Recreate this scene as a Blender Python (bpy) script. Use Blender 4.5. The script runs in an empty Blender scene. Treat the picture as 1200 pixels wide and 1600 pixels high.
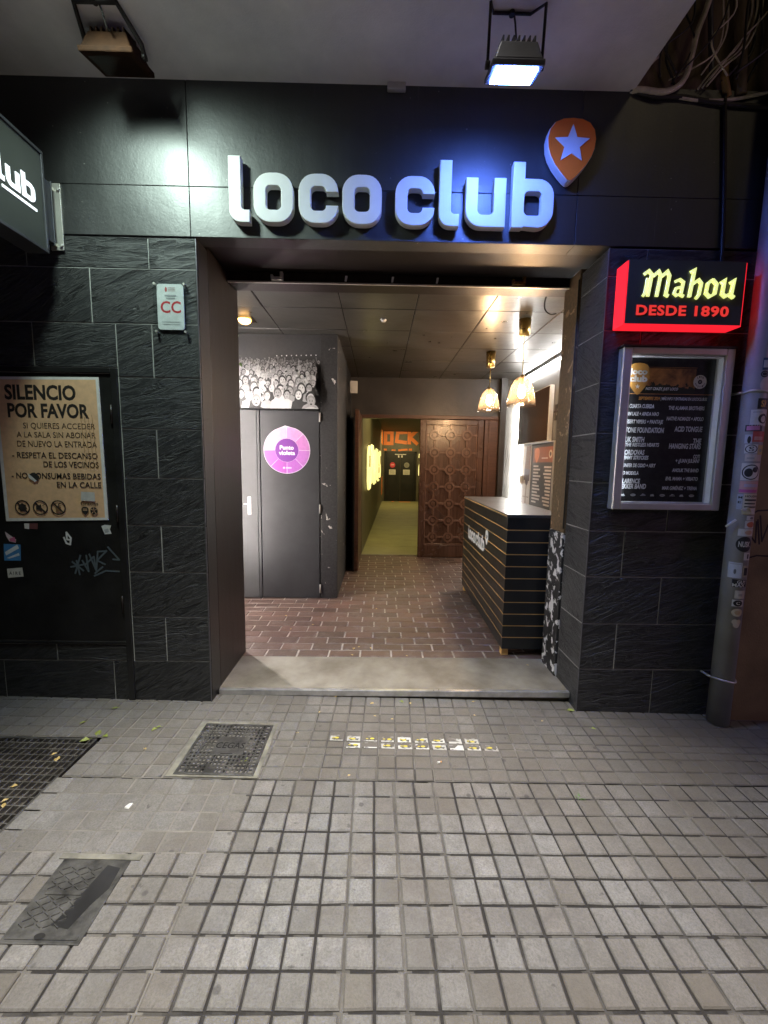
import bpy, bmesh, math, random
from mathutils import Matrix, Vector
random.seed(7)
SC = bpy.context.scene
COL = SC.collection
rad = math.radians

# ------------------------------------------------------------------ camera
cam = bpy.data.cameras.new('camera')
cam.sensor_fit = 'VERTICAL'; cam.sensor_height = 36.0; cam.sensor_width = 27.0
cam.lens = 14.625; cam.clip_start = 0.02; cam.clip_end = 400
camo = bpy.data.objects.new('camera', cam); COL.objects.link(camo)
camo.matrix_world = Matrix(((0.99982434, -0.01349838, -0.01300337, 0.0),
                            (-0.01136948, 0.11476402, -0.99332772, -2.35),
                            (0.01490063, 0.99330107, 0.11459039, 1.45),
                            (0, 0, 0, 1)))
SC.camera = camo
# ------------------------------------------------------------------ sky (night)
w = bpy.data.worlds.new('World'); SC.world = w; w.use_nodes = True
nt = w.node_tree
sky = nt.nodes.new('ShaderNodeTexSky'); sky.sky_type = 'NISHITA'; sky.sun_disc = False
sky.sun_elevation = rad(-4); sky.sun_rotation = rad(150)
nt.links.new(sky.outputs[0], nt.nodes['Background'].inputs[0])
nt.nodes['Background'].inputs[1].default_value = 0.03
SC.view_settings.view_transform = 'Standard'; SC.view_settings.look = 'None'
SC.view_settings.gamma = 1.0; SC.view_settings.exposure = 0.0
SC.cycles.use_denoising = True
SC.cycles.max_bounces = 8; SC.cycles.transparent_max_bounces = 12
SC.cycles.sample_clamp_indirect = 6.0

def lamp(name, kind, loc, energy, color, size=0.1, target=None, spot=None, blend=0.5, size_y=None):
    d = bpy.data.lights.new(name, kind); d.energy = energy; d.color = color
    if kind == 'AREA':
        d.shape = 'RECTANGLE' if size_y else 'SQUARE'; d.size = size
        if size_y: d.size_y = size_y
    elif kind == 'SUN': d.angle = size
    else: d.shadow_soft_size = size
    if kind == 'SPOT': d.spot_size = rad(spot); d.spot_blend = blend
    o = bpy.data.objects.new(name, d); COL.objects.link(o); o.location = loc
    if target is not None:
        o.rotation_euler = (Vector(target) - Vector(loc)).to_track_quat('-Z', 'Y').to_euler()
    return o
# street lamps of the street (all of them behind or above the photographer)
lamp('street_lamp_light', 'SPOT', (-1.30, -0.74, 3.355), 120, (0.78, 1.0, 0.89), 0.11, (-0.9, 0.0, 2.15), 118, 1.0)
lamp('street_lamp_light', 'SPOT', (-0.35, -2.3, 7.2), 4300, (1.0, 0.972, 0.92), 0.40, (-0.08, -1.30, 0), 36, 1.0)
lamp('neon_light', 'AREA', (5.6, -2.2, 2.3), 17, (0.86, 0.50, 0.95), 1.0, (0.9, -1.2, 0.0))
s_ = lamp('night_sun', 'SUN', (0, -5, 8), 0.07, (1.0, 0.82, 0.52), rad(12), None)
s_.rotation_euler = (rad(52), 0, rad(28))

# ------------------------------------------------------------------ node helpers
def newmat(name):
    m = bpy.data.materials.new(name); m.use_nodes = True
    t = m.node_tree; b = t.nodes['Principled BSDF']
    return m, t, b
class T:
    def __init__(s, t): s.t = t
    def n(s, typ, ins=None, **kw):
        x = s.t.nodes.new(typ)
        for k, v in kw.items(): setattr(x, k, v)
        for k, v in (ins or {}).items():
            if hasattr(v, 'is_output'): s.t.links.new(v, x.inputs[k])
            else: x.inputs[k].default_value = v
        return x
    def math(s, op, a, b=0.0, clamp=False):
        return s.n('ShaderNodeMath', {0: a, 1: b}, operation=op, use_clamp=clamp).outputs[0]
    def noise(s, vec, scale, detail=4, rough=0.55, dist=0.0):
        return s.n('ShaderNodeTexNoise', {'Vector': vec, 'Scale': scale, 'Detail': detail, 'Roughness': rough, 'Distortion': dist}).outputs[0]
    def ramp(s, fac, a, b, ca=(0, 0, 0, 1), cb=(1, 1, 1, 1)):
        r = s.n('ShaderNodeValToRGB', {0: fac}); e = r.color_ramp.elements
        e[0].position = a; e[1].position = b; e[0].color = ca; e[1].color = cb
        return r.outputs[0]
    def mix(s, fac, a, b, mode='MIX'):
        x = s.n('ShaderNodeMix', data_type='RGBA', blend_type=mode)
        for i, v in ((0, fac), (6, a), (7, b)):
            if hasattr(v, 'is_output'): s.t.links.new(v, x.inputs[i])
            else: x.inputs[i].default_value = v if i == 0 else (*v[:3], 1)
        return x.outputs[2]
    def pos(s): return s.n('ShaderNodeNewGeometry').outputs['Position']
    def attr(s, name): return s.n('ShaderNodeAttribute', attribute_name=name)
    def bump(s, h, strength, dist=0.01):
        return s.n('ShaderNodeBump', {'Height': h, 'Strength': strength, 'Distance': dist}).outputs[0]
    def link(s, o, i): s.t.links.new(o, i)

def M(name, col, rough=0.55, metal=0.0, var=0.25, scale=6.0, bump=0.15, bscale=40.0, spec=0.5, col2=None, stretch=None):
    """a plain paint / metal / plastic with mottling, fine grain and scuffs"""
    m, t, b = newmat(name); k = T(t)
    p = k.pos()
    if stretch: p = k.n('ShaderNodeVectorMath', {0: p, 1: stretch}, operation='MULTIPLY').outputs[0]
    n1 = k.noise(p, scale, 6, 0.6); n2 = k.noise(p, bscale, 4, 0.6)
    c2 = col2 or tuple(min(1, c * (1 + var) + 0.004 * var) for c in col)
    c1 = tuple(c * (1 - var) for c in col)
    k.link(k.mix(k.ramp(n1, 0.3, 0.7), c1, c2), b.inputs['Base Color'])
    k.link(k.math('ADD', rough - 0.1, k.math('MULTIPLY', n1, 0.2)), b.inputs['Roughness'])
    b.inputs['Metallic'].default_value = metal
    b.inputs['Specular IOR Level'].default_value = spec
    if bump: k.link(k.bump(n2, bump, 0.004), b.inputs['Normal'])
    return m
def E(name, col, strength, base=(0.8, 0.8, 0.8)):
    m, t, b = newmat(name)
    b.inputs['Base Color'].default_value = (*base, 1)
    b.inputs['Emission Color'].default_value = (*col, 1); b.inputs['Emission Strength'].default_value = strength
    b.inputs['Roughness'].default_value = 0.4
    return m
def glass(name, tint, refl=1.0, rough=0.02, milky=0.0, mcol=(1, 1, 1)):
    m, t, b = newmat(name); k = T(t)
    t.nodes.remove(b); out = t.nodes['Material Output']
    tr = k.n('ShaderNodeBsdfTransparent', {'Color': (*tint, 1)})
    gl = k.n('ShaderNodeBsdfGlossy', {'Roughness': rough})
    lw = k.n('ShaderNodeLayerWeight', {'Blend': 0.5})
    fac = k.math('MULTIPLY', k.math('ADD', 0.04, k.math('MULTIPLY', k.math('POWER', lw.outputs['Facing'], 5.0), 0.9)), refl, True)
    mx = k.n('ShaderNodeMixShader', {0: fac})
    k.link(tr.outputs[0], mx.inputs[1]); k.link(gl.outputs[0], mx.inputs[2]); last = mx.outputs[0]
    if milky:
        tl = k.n('ShaderNodeBsdfTranslucent', {'Color': (*mcol, 1)}); m2 = k.n('ShaderNodeMixShader', {0: milky})
        k.link(last, m2.inputs[1]); k.link(tl.outputs[0], m2.inputs[2]); last = m2.outputs[0]
    k.link(last, out.inputs[0])
    return m

# slate cladding tile: long slanted ridges, every tile its own stretch of stone
def slate():
    m, t, b = newmat('slate'); k = T(t)
    s = k.n('ShaderNodeSeparateXYZ', {0: k.pos()}); a = k.attr('rnd')
    rs = k.n('ShaderNodeSeparateColor', {0: a.outputs['Color']})
    u = k.math('ADD', k.math('ADD', s.outputs[0], s.outputs[1]), k.math('MULTIPLY', rs.outputs[0], 17))
    v = k.math('ADD', s.outputs[2], k.math('MULTIPLY', rs.outputs[1], 11))
    ang = k.math('ADD', 0.30, k.math('MULTIPLY', k.math('SUBTRACT', rs.outputs[1], 0.5), 0.6)); ca, sa = k.math('COSINE', ang), k.math('SINE', ang)
    uu = k.math('ADD', k.math('MULTIPLY', u, ca), k.math('MULTIPLY', v, sa))
    vv = k.math('SUBTRACT', k.math('MULTIPLY', v, ca), k.math('MULTIPLY', u, sa))
    vec = k.n('ShaderNodeCombineXYZ', {0: k.math('MULTIPLY', uu, 4.2), 1: k.math('MULTIPLY', vv, 24.0), 2: k.math('MULTIPLY', rs.outputs[2], 9)}).outputs[0]
    n1 = k.noise(vec, 1.0, 9, 0.62, 1.4)
    ridge = k.math('SUBTRACT', 1.0, k.math('MULTIPLY', k.math('ABSOLUTE', k.math('SUBTRACT', n1, 0.5)), 5.0), True)
    fine = k.noise(vec, 9.0, 5, 0.65)
    h = k.math('ADD', k.math('MULTIPLY', n1, 1.3), k.math('ADD', k.math('MULTIPLY', ridge, 0.5), k.math('MULTIPLY', fine, 0.22)))
    base = k.mix(k.ramp(n1, 0.3, 0.75), (0.009, 0.009, 0.0095), (0.036, 0.0365, 0.038))
    base = k.mix(k.math('MULTIPLY', rs.outputs[2], 0.5), base, (0.010, 0.010, 0.0105))
    dust = k.math('MULTIPLY', k.ramp(k.math('MULTIPLY', ridge, fine), 0.3, 0.7), 0.35)
    base = k.mix(dust, base, (0.16, 0.16, 0.155))
    k.link(base, b.inputs['Base Color'])
    k.link(k.math('ADD', 0.34, k.math('MULTIPLY', fine, 0.16)), b.inputs['Roughness'])
    k.link(k.bump(h, 0.75, 0.013), b.inputs['Normal'])
    return m
def pavement_mats():
    m, t, b = newmat('paver'); k = T(t); p = k.pos()
    a = k.attr('rnd'); rs = k.n('ShaderNodeSeparateColor', {0: a.outputs['Color']})
    n1 = k.noise(p, 2.2, 5, 0.6); n2 = k.noise(p, 16, 6, 0.7); n3 = k.noise(p, 150, 3, 0.7); n4 = k.noise(p, 5.5, 7, 0.7, 0.6)
    c = k.mix(rs.outputs[0], (0.205, 0.200, 0.19), (0.335, 0.33, 0.315))
    c = k.mix(k.math('MULTIPLY', rs.outputs[1], 0.22), c, (0.29, 0.22, 0.165))
    c = k.mix(k.math('MULTIPLY', k.ramp(n1, 0.35, 0.7), 0.35), c, (0.16, 0.15, 0.14))
    c = k.mix(k.math('MULTIPLY', k.ramp(n2, 0.42, 0.70), 0.6), c, (0.12, 0.114, 0.106))
    c = k.mix(k.math('MULTIPLY', k.ramp(n4, 0.60, 0.68), 0.55), c, (0.10, 0.095, 0.09))
    c = k.mix(k.math('MULTIPLY', k.ramp(n3, 0.4, 0.66), 0.55), c, (0.09, 0.087, 0.08))
    c = k.mix(k.math('MULTIPLY', rs.outputs[2], 0.75), c, (0.115, 0.10, 0.078))
    vo = k.n('ShaderNodeTexVoronoi', {'Vector': p, 'Scale': 7.0, 'Randomness': 1.0}).outputs['Distance']
    big = k.noise(p, 0.9, 4, 0.6)
    c = k.mix(k.math('MULTIPLY', k.ramp(big, 0.40, 0.68), 0.75), c, (0.105, 0.088, 0.070))
    gum = k.ramp(k.math('ADD', vo, k.math('MULTIPLY', n2, 0.04)), 0.085, 0.115, (1, 1, 1, 1), (0, 0, 0, 1))
    c = k.mix(k.math('MULTIPLY', gum, 0.6), c, (0.045, 0.042, 0.04))
    sp = k.noise(p, 380, 2, 0.6); sc_ = k.noise(p, 28, 3, 0.5)
    c = k.mix(k.math('MULTIPLY', k.ramp(sp, 0.55, 0.72), 0.45), c, (0.06, 0.055, 0.05))
    c = k.mix(k.math('MULTIPLY', k.ramp(sc_, 0.70, 0.74), 0.55), c, (0.05, 0.045, 0.04))
    k.link(c, b.inputs['Base Color'])
    k.link(k.math('ADD', 0.52, k.math('MULTIPLY', n2, 0.3)), b.inputs['Roughness'])
    b.inputs['Specular IOR Level'].default_value = 0.35
    k.link(k.bump(k.math('ADD', n3, k.math('MULTIPLY', n2, 1.5)), 0.35, 0.004), b.inputs['Normal'])
    g, t, b = newmat('paver_joint'); k = T(t); p = k.pos()
    a = k.attr('rnd'); rs = k.n('ShaderNodeSeparateColor', {0: a.outputs['Color']})
    n2 = k.noise(p, 22, 5, 0.7)
    n5 = k.noise(p, 1.7, 4, 0.6)
    f = k.math('ADD', rs.outputs[0], k.math('ADD', k.math('MULTIPLY', k.math('SUBTRACT', n2, 0.5), 0.5), k.math('MULTIPLY', k.math('SUBTRACT', n5, 0.58), 0.8)), True)
    k.link(k.mix(f, (0.020, 0.017, 0.015), (0.25, 0.23, 0.20)), b.inputs['Base Color'])
    b.inputs['Roughness'].default_value = 0.85
    k.link(k.bump(k.noise(p, 120, 3), 0.5, 0.004), b.inputs['Normal'])
    return m, g
def brick_mats():
    m, t, b = newmat('floor_brick'); k = T(t); p = k.pos()
    a = k.attr('rnd'); rs = k.n('ShaderNodeSeparateColor', {0: a.outputs['Color']})
    n1 = k.noise(p, 9, 6, 0.7); n2 = k.noise(p, 60, 5, 0.7); n0 = k.noise(p, 1.3, 3, 0.6)
    c = k.mix(rs.outputs[0], (0.105, 0.062, 0.048), (0.20, 0.112, 0.085))
    c = k.mix(k.math('MULTIPLY', k.ramp(n0, 0.35, 0.65), 0.6), c, (0.13, 0.095, 0.075))
    c = k.mix(k.math('MULTIPLY', k.ramp(n1, 0.5, 0.75), 0.75), c, (0.25, 0.205, 0.175))
    c = k.mix(k.math('MULTIPLY', k.ramp(n2, 0.5, 0.7), 0.35), c, (0.06, 0.04, 0.035))
    k.link(c, b.inputs['Base Color'])
    k.link(k.math('ADD', 0.28, k.math('MULTIPLY', n1, 0.4)), b.inputs['Roughness'])
    k.link(k.bump(k.math('ADD', n1, k.math('MULTIPLY', n2, 0.6)), 0.45, 0.006), b.inputs['Normal'])
    g = M('floor_mortar', (0.40, 0.36, 0.32), 0.85, var=0.5, scale=14, bump=0.5, bscale=90)
    return m, g
def wood(name, dark, light, rough=0.4, axis=2):
    m, t, b = newmat(name); k = T(t)
    sc = [26, 26, 26]; sc[axis] = 1.6
    p = k.n('ShaderNodeVectorMath', {0: k.pos(), 1: tuple(sc)}, operation='MULTIPLY').outputs[0]
    n1 = k.noise(p, 1.0, 6, 0.6, 1.4); n2 = k.noise(k.pos(), 3, 5, 0.6)
    c = k.mix(k.ramp(n1, 0.3, 0.7), dark, light)
    c = k.mix(k.math('MULTIPLY', k.ramp(n2, 0.4, 0.75), 0.4), c, tuple(x * 0.5 for x in dark))
    k.link(c, b.inputs['Base Color'])
    k.link(k.math('ADD', rough - 0.08, k.math('MULTIPLY', n2, 0.2)), b.inputs['Roughness'])
    k.link(k.bump(n1, 0.2, 0.003), b.inputs['Normal'])
    return m
def panel_black():
    m, t, b = newmat('fascia_panel_paint'); k = T(t); p = k.pos()
    st = k.n('ShaderNodeVectorMath', {0: p, 1: (9, 9, 0.8)}, operation='MULTIPLY').outputs[0]
    n1 = k.noise(st, 1.0, 6, 0.65); n2 = k.noise(p, 3.0, 5, 0.6); n3 = k.noise(p, 90, 4, 0.6)
    c = k.mix(k.ramp(n2, 0.3, 0.7), (0.006, 0.006, 0.0065), (0.013, 0.0125, 0.0125))
    c = k.mix(k.math('MULTIPLY', k.ramp(n1, 0.52, 0.8), 0.35), c, (0.048, 0.044, 0.040))
    dr = k.n('ShaderNodeVectorMath', {0: p, 1: (55, 55, 1.6)}, operation='MULTIPLY').outputs[0]
    c = k.mix(k.math('MULTIPLY', k.ramp(k.noise(dr, 1.0, 3, 0.5), 0.70, 0.76), 0.30), c, (0.16, 0.15, 0.14))
    sp = k.noise(p, 34, 2, 0.5)
    c = k.mix(k.math('MULTIPLY', k.ramp(sp, 0.74, 0.78), 0.7), c, (0.25, 0.24, 0.22))
    k.link(c, b.inputs['Base Color'])
    k.link(k.math('ADD', 0.42, k.math('MULTIPLY', n1, 0.16)), b.inputs['Roughness'])
    b.inputs['Coat Weight'].default_value = 0.16; b.inputs['Coat Roughness'].default_value = 0.26; b.inputs['Specular IOR Level'].default_value = 1.0
    k.link(k.bump(k.math('ADD', n3, k.math('MULTIPLY', n2, 6)), 0.22, 0.004), b.inputs['Normal'])
    return m
def chipped(name, under, over, thr, scale=14, rough=0.5):
    m, t, b = newmat(name); k = T(t); p = k.pos()
    n = k.noise(p, scale, 6, 0.6, 0.4); n2 = k.noise(p, 50, 5, 0.6)
    f = k.ramp(n, thr, thr + 0.03)
    o2 = k.mix(k.ramp(n2, 0.35, 0.7), tuple(x * 0.7 for x in over), tuple(x * 1.35 for x in over))
    k.link(k.mix(f, o2, under), b.inputs['Base Color'])
    b.inputs['Roughness'].default_value = rough
    k.link(k.bump(k.math('SUBTRACT', k.math('MULTIPLY', n2, 0.5), f), 0.6, 0.005), b.inputs['Normal'])
    return m
def print_mat(name, rough=0.5, emit=0.0):
    m, t, b = newmat(name); k = T(t)
    a = k.attr('col'); n = k.noise(k.pos(), 30, 5, 0.6)
    c = k.mix(k.math('MULTIPLY', k.ramp(n, 0.35, 0.75), 0.22), a.outputs['Color'], (0.09, 0.085, 0.08))
    k.link(c, b.inputs['Base Color'])
    k.link(k.math('ADD', rough - 0.06, k.math('MULTIPLY', n, 0.12)), b.inputs['Roughness'])
    return m
def poster_photo():
    """smoky orange sky over a dark tree line, printed"""
    m, t, b = newmat('poster_photo'); k = T(t); p = k.pos()
    s = k.n('ShaderNodeSeparateXYZ', {0: p})
    n = k.noise(p, 9, 6, 0.6, 0.5); n2 = k.noise(p, 26, 5, 0.65)
    c = k.mix(k.ramp(n, 0.35, 0.7), (0.10, 0.05, 0.03), (0.75, 0.33, 0.10))
    hgt = k.math('ADD', s.outputs[2], k.math('MULTIPLY', k.math('SUBTRACT', n2, 0.5), 0.14))
    tree = k.ramp(hgt, 0.0, 1.0)
    f = k.math('LESS_THAN', hgt, 1.905)
    c = k.mix(f, c, (0.018, 0.026, 0.013))
    k.link(c, b.inputs['Base Color']); b.inputs['Roughness'].default_value = 0.35
    return m

MT = dict(
    slate=slate(), grout=M('grout', (0.36, 0.36, 0.345), 0.8, var=0.3, bump=0.3),
    fascia=panel_black(),
    soffit=M('soffit_plaster', (0.80, 0.775, 0.75), 0.8, var=0.22, scale=1.6, bump=0.35, bscale=160),
    steel=M('dark_steel', (0.020, 0.0135, 0.011), 0.42, 0.3, var=0.4, scale=5, bump=0.2, stretch=(6, 6, 0.7)),
    black=M('black_paint', (0.014, 0.0135, 0.013), 0.42, var=0.35, scale=5, bump=0.25, bscale=60),
    blackdoor=M('black_door_paint', (0.028, 0.028, 0.030), 0.48, var=0.22, scale=4, bump=0.12, bscale=70),
    gdoor=M('grey_door_paint', (0.055, 0.055, 0.055), 0.5, var=0.15, scale=4, bump=0.12, bscale=70),
    lobbywall=M('lobby_wall_paint', (0.040, 0.036, 0.034), 0.45, var=0.35, scale=3, bump=0.7, bscale=18),
    greywall=M('grey_wall_paint', (0.085, 0.083, 0.077), 0.5, var=0.2, scale=3, bump=0.3, bscale=30),
    ceil=M('ceiling_tile_paint', (0.046, 0.043, 0.039), 0.31, var=0.3, scale=6, bump=0.8, bscale=7),
    ceilgap=M('ceiling_gap', (0.008, 0.008, 0.008), 0.8, bump=0),
    white=M('white_plastic', (0.74, 0.73, 0.71), 0.45, var=0.06, bump=0.05),
    letterwhite=M('letter_white', (0.74, 0.735, 0.715), 0.42, var=0.06, scale=8, bump=0.06),
    orange=M('pick_orange', (0.95, 0.17, 0.015), 0.38, var=0.06, bump=0.04),
    alu=M('aluminium', (0.60, 0.575, 0.53), 0.42, 0.55, var=0.1, scale=9, bump=0.12, bscale=120),
    alubright=M('step_metal', (0.62, 0.61, 0.60), 0.32, 0.8, var=0.25, scale=12, bump=0.2),
    threshold=M('threshold_stone', (0.175, 0.145, 0.105), 0.55, var=0.32, scale=3.5, bump=0.6, bscale=130, col2=(0.30, 0.275, 0.225)),
    brass=M('brass', (0.62, 0.42, 0.14), 0.28, 1.0, var=0.1, bump=0.03),
    rust=M('rusty_lamp_housing', (0.028, 0.011, 0.004), 0.8, 0.0, var=0.4, scale=14, bump=0.3, spec=0.12),
    darkmetal=M('dark_lamp_metal', (0.022, 0.017, 0.015), 0.5, 0.4, var=0.3, bump=0.2),
    greymetal=M('grey_lamp_metal', (0.10, 0.10, 0.11), 0.45, 0.5, var=0.2, bump=0.15),
    pipe=M('downpipe_paint', (0.30, 0.295, 0.30), 0.45, 0.0, var=0.15, scale=5, bump=0.15),
    neighbour=M('neighbour_render', (0.25, 0.19, 0.11), 0.75, var=0.3, scale=4, bump=0.7, bscale=110),
    oldwall=M('stained_old_wall', (0.30, 0.21, 0.12), 0.8, var=0.65, scale=3, bump=0.7, bscale=30, stretch=(3.5, 3.5, 0.6), col2=(0.25, 0.19, 0.11)),
    cable=M('pale_cable', (0.72, 0.63, 0.46), 0.5, var=0.3, scale=20, bump=0.1),
    cabledark=M('dark_cable', (0.03, 0.026, 0.022), 0.5, bump=0.1),
    wood=wood('carved_door_wood', (0.068, 0.034, 0.023), (0.14, 0.074, 0.050), 0.25),
    lattice=wood('lattice_highlight_wood', (0.135, 0.072, 0.050), (0.23, 0.13, 0.092), 0.24),  # lighter version of the door wood, highlights of the raised lattice painted in
    woodh=wood('frame_wood', (0.075, 0.033, 0.020), (0.13, 0.060, 0.038), 0.42, 0),
    jambwood=chipped('peeling_jamb', (0.30, 0.20, 0.11), (0.10, 0.062, 0.028), 0.60, 10),
    peel=chipped('peeling_black_paint', (0.62, 0.61, 0.60), (0.012, 0.012, 0.012), 0.535, 16),
    peelcorner=chipped('chipped_corner', (0.60, 0.56, 0.50), (0.030, 0.029, 0.029), 0.66, 12),
    counter=M('counter_laminate', (0.018, 0.0175, 0.017), 0.38, var=0.2, bump=0.05),
    countertop=M('counter_top_laminate', (0.055, 0.055, 0.056), 0.33, var=0.2, bump=0.04),
    groove=M('counter_groove_plywood', (0.75, 0.43, 0.14), 0.5, var=0.2, bump=0.05),
    iron=M('cast_iron', (0.10, 0.095, 0.088), 0.45, 0.5, var=0.6, scale=16, bump=0.35, bscale=90),
    pitdirt=M('pit_dirt', (0.05, 0.042, 0.034), 0.9, var=0.8, scale=25, bump=0.9, bscale=70),
    grateiron=M('worn_grate_iron', (0.15, 0.14, 0.125), 0.45, 0.4, var=0.5, scale=18, bump=0.3, bscale=90),
    void=M('dark_pit', (0.012, 0.011, 0.010), 0.9, bump=0.3),
    corrfloor=M('corridor_floor', (0.28, 0.27, 0.13), 0.55, var=0.2, scale=3, bump=0.2, bscale=40),
    corrwall=M('corridor_wall', (0.13, 0.115, 0.075), 0.5, var=0.3, scale=3, bump=0.3, bscale=20),
    corrceil=M('corridor_ceiling', (0.075, 0.072, 0.045), 0.6, var=0.2),
    orangepaint=M('orange_wall_paint', (0.95, 0.24, 0.04), 0.5, var=0.1, bump=0.05),
    tv=M('screen_black', (0.030, 0.018, 0.012), 0.22, var=0.2, bump=0.0),
    print=print_mat('printed_paper', 0.55), gloss=print_mat('glossy_print', 0.32),
    photo=poster_photo(),
    leaf=M('ivy_leaf', (0.07, 0.16, 0.02), 0.45, var=0.5, scale=40, bump=0.1),
    fallen=M('fallen_leaf', (0.22, 0.26, 0.05), 0.55, var=0.4, scale=30, bump=0.1),
    fallenyellow=M('fallen_leaf_yellow', (0.52, 0.38, 0.14), 0.55, var=0.3, scale=30, bump=0.1),
    litter=M('litter_white', (0.70, 0.68, 0.64), 0.6, var=0.1, bump=0.1),
    filter=M('cigarette_filter', (0.60, 0.32, 0.12), 0.6, var=0.2, bump=0.1),
    groundm=M('ground_concrete', (0.20, 0.19, 0.175), 0.8, var=0.25, bump=0.4),
    asphalt=M('asphalt', (0.05, 0.05, 0.05), 0.8, var=0.3, bump=0.5, bscale=160),
    cement=M('cement_patch', (0.19, 0.18, 0.145), 0.8, var=0.5, scale=9, bump=0.4, bscale=90),
    acrylic=glass('clear_acrylic', (0.93, 0.95, 0.95), 1.0, 0.03),
    pane=glass('display_glass', (0.96, 0.97, 0.97), 0.9, 0.015),
    shade=glass('smoked_glass', (0.97, 0.91, 0.84), 2.2, 0.06, 0.016, (0.95, 0.75, 0.58)),
    led=E('led_strip', (1.0, 0.97, 0.92), 120.0), ledtop=E('led_strip_top', (1.0, 0.985, 0.96), 105.0), ledleft=E('led_strip_left', (1.0, 0.92, 0.88), 230.0),
    bulb=E('filament_bulb', (1.0, 0.70, 0.41), 900.0),
    caselight=E('case_light', (0.78, 0.85, 1.0), 34.0),
    spot=E('amber_spot', (1.0, 0.50, 0.10), 12.0),
    flood=E('blue_flood_lens', (0.10, 0.21, 1.0), 300.0),
    neon=E('warm_neon_tube', (1.0, 0.84, 0.26), 1.35),
    signwhite=E('lit_sign_white', (0.86, 0.93, 1.0), 1.15),
    signlime=E('lit_sign_lime', (0.80, 0.88, 0.22), 1.05),
    signred=E('lit_sign_red', (0.95, 0.045, 0.035), 0.80, (0.3, 0.02, 0.02)),
    rededge=E('lit_red_edge', (1.0, 0.016, 0.03), 1.15, (0.25, 0.01, 0.015)),
    signface=M('sign_face', (0.060, 0.064, 0.056), 0.32, var=0.1, bump=0.0),
    purple=M('door_sticker', (0.5, 0.1, 0.5), 0.4),
)
MT['pav'], MT['joint'] = pavement_mats()
MT['brick'], MT['mortar'] = brick_mats()

# ------------------------------------------------------------------ mesh helpers
def link(o, parent=None):
    COL.objects.link(o)
    if parent: o.parent = parent
    return o
def obj(name, bm, mats, parent=None, bevel=0.0, smooth=False, seg=2):
    me = bpy.data.meshes.new(name)
    if isinstance(bm, bpy.types.Mesh): me = bm; me.name = name
    else: bm.to_mesh(me); bm.free()
    if len(me.materials): me.materials.clear()
    for m in (mats if isinstance(mats, (list, tuple)) else [mats]): me.materials.append(MT[m] if isinstance(m, str) else m)
    o = bpy.data.objects.new(name, me); link(o, parent)
    if smooth:
        for p in me.polygons: p.use_smooth = True
    if bevel:
        b = o.modifiers.new('bevel', 'BEVEL'); b.width = bevel; b.segments = seg; b.limit_method = 'ANGLE'; b.angle_limit = rad(40)
    return o
def tag(o, label, cat, group=None, kind=None):
    o['label'] = label; o['category'] = cat
    if group: o['group'] = group
    if kind: o['kind'] = kind
    return o
def thing(name, label, cat, loc, group=None):
    o = bpy.data.objects.new(name, None); link(o); o.location = loc; o.empty_display_size = 0.1
    return tag(o, label, cat, group)
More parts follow.
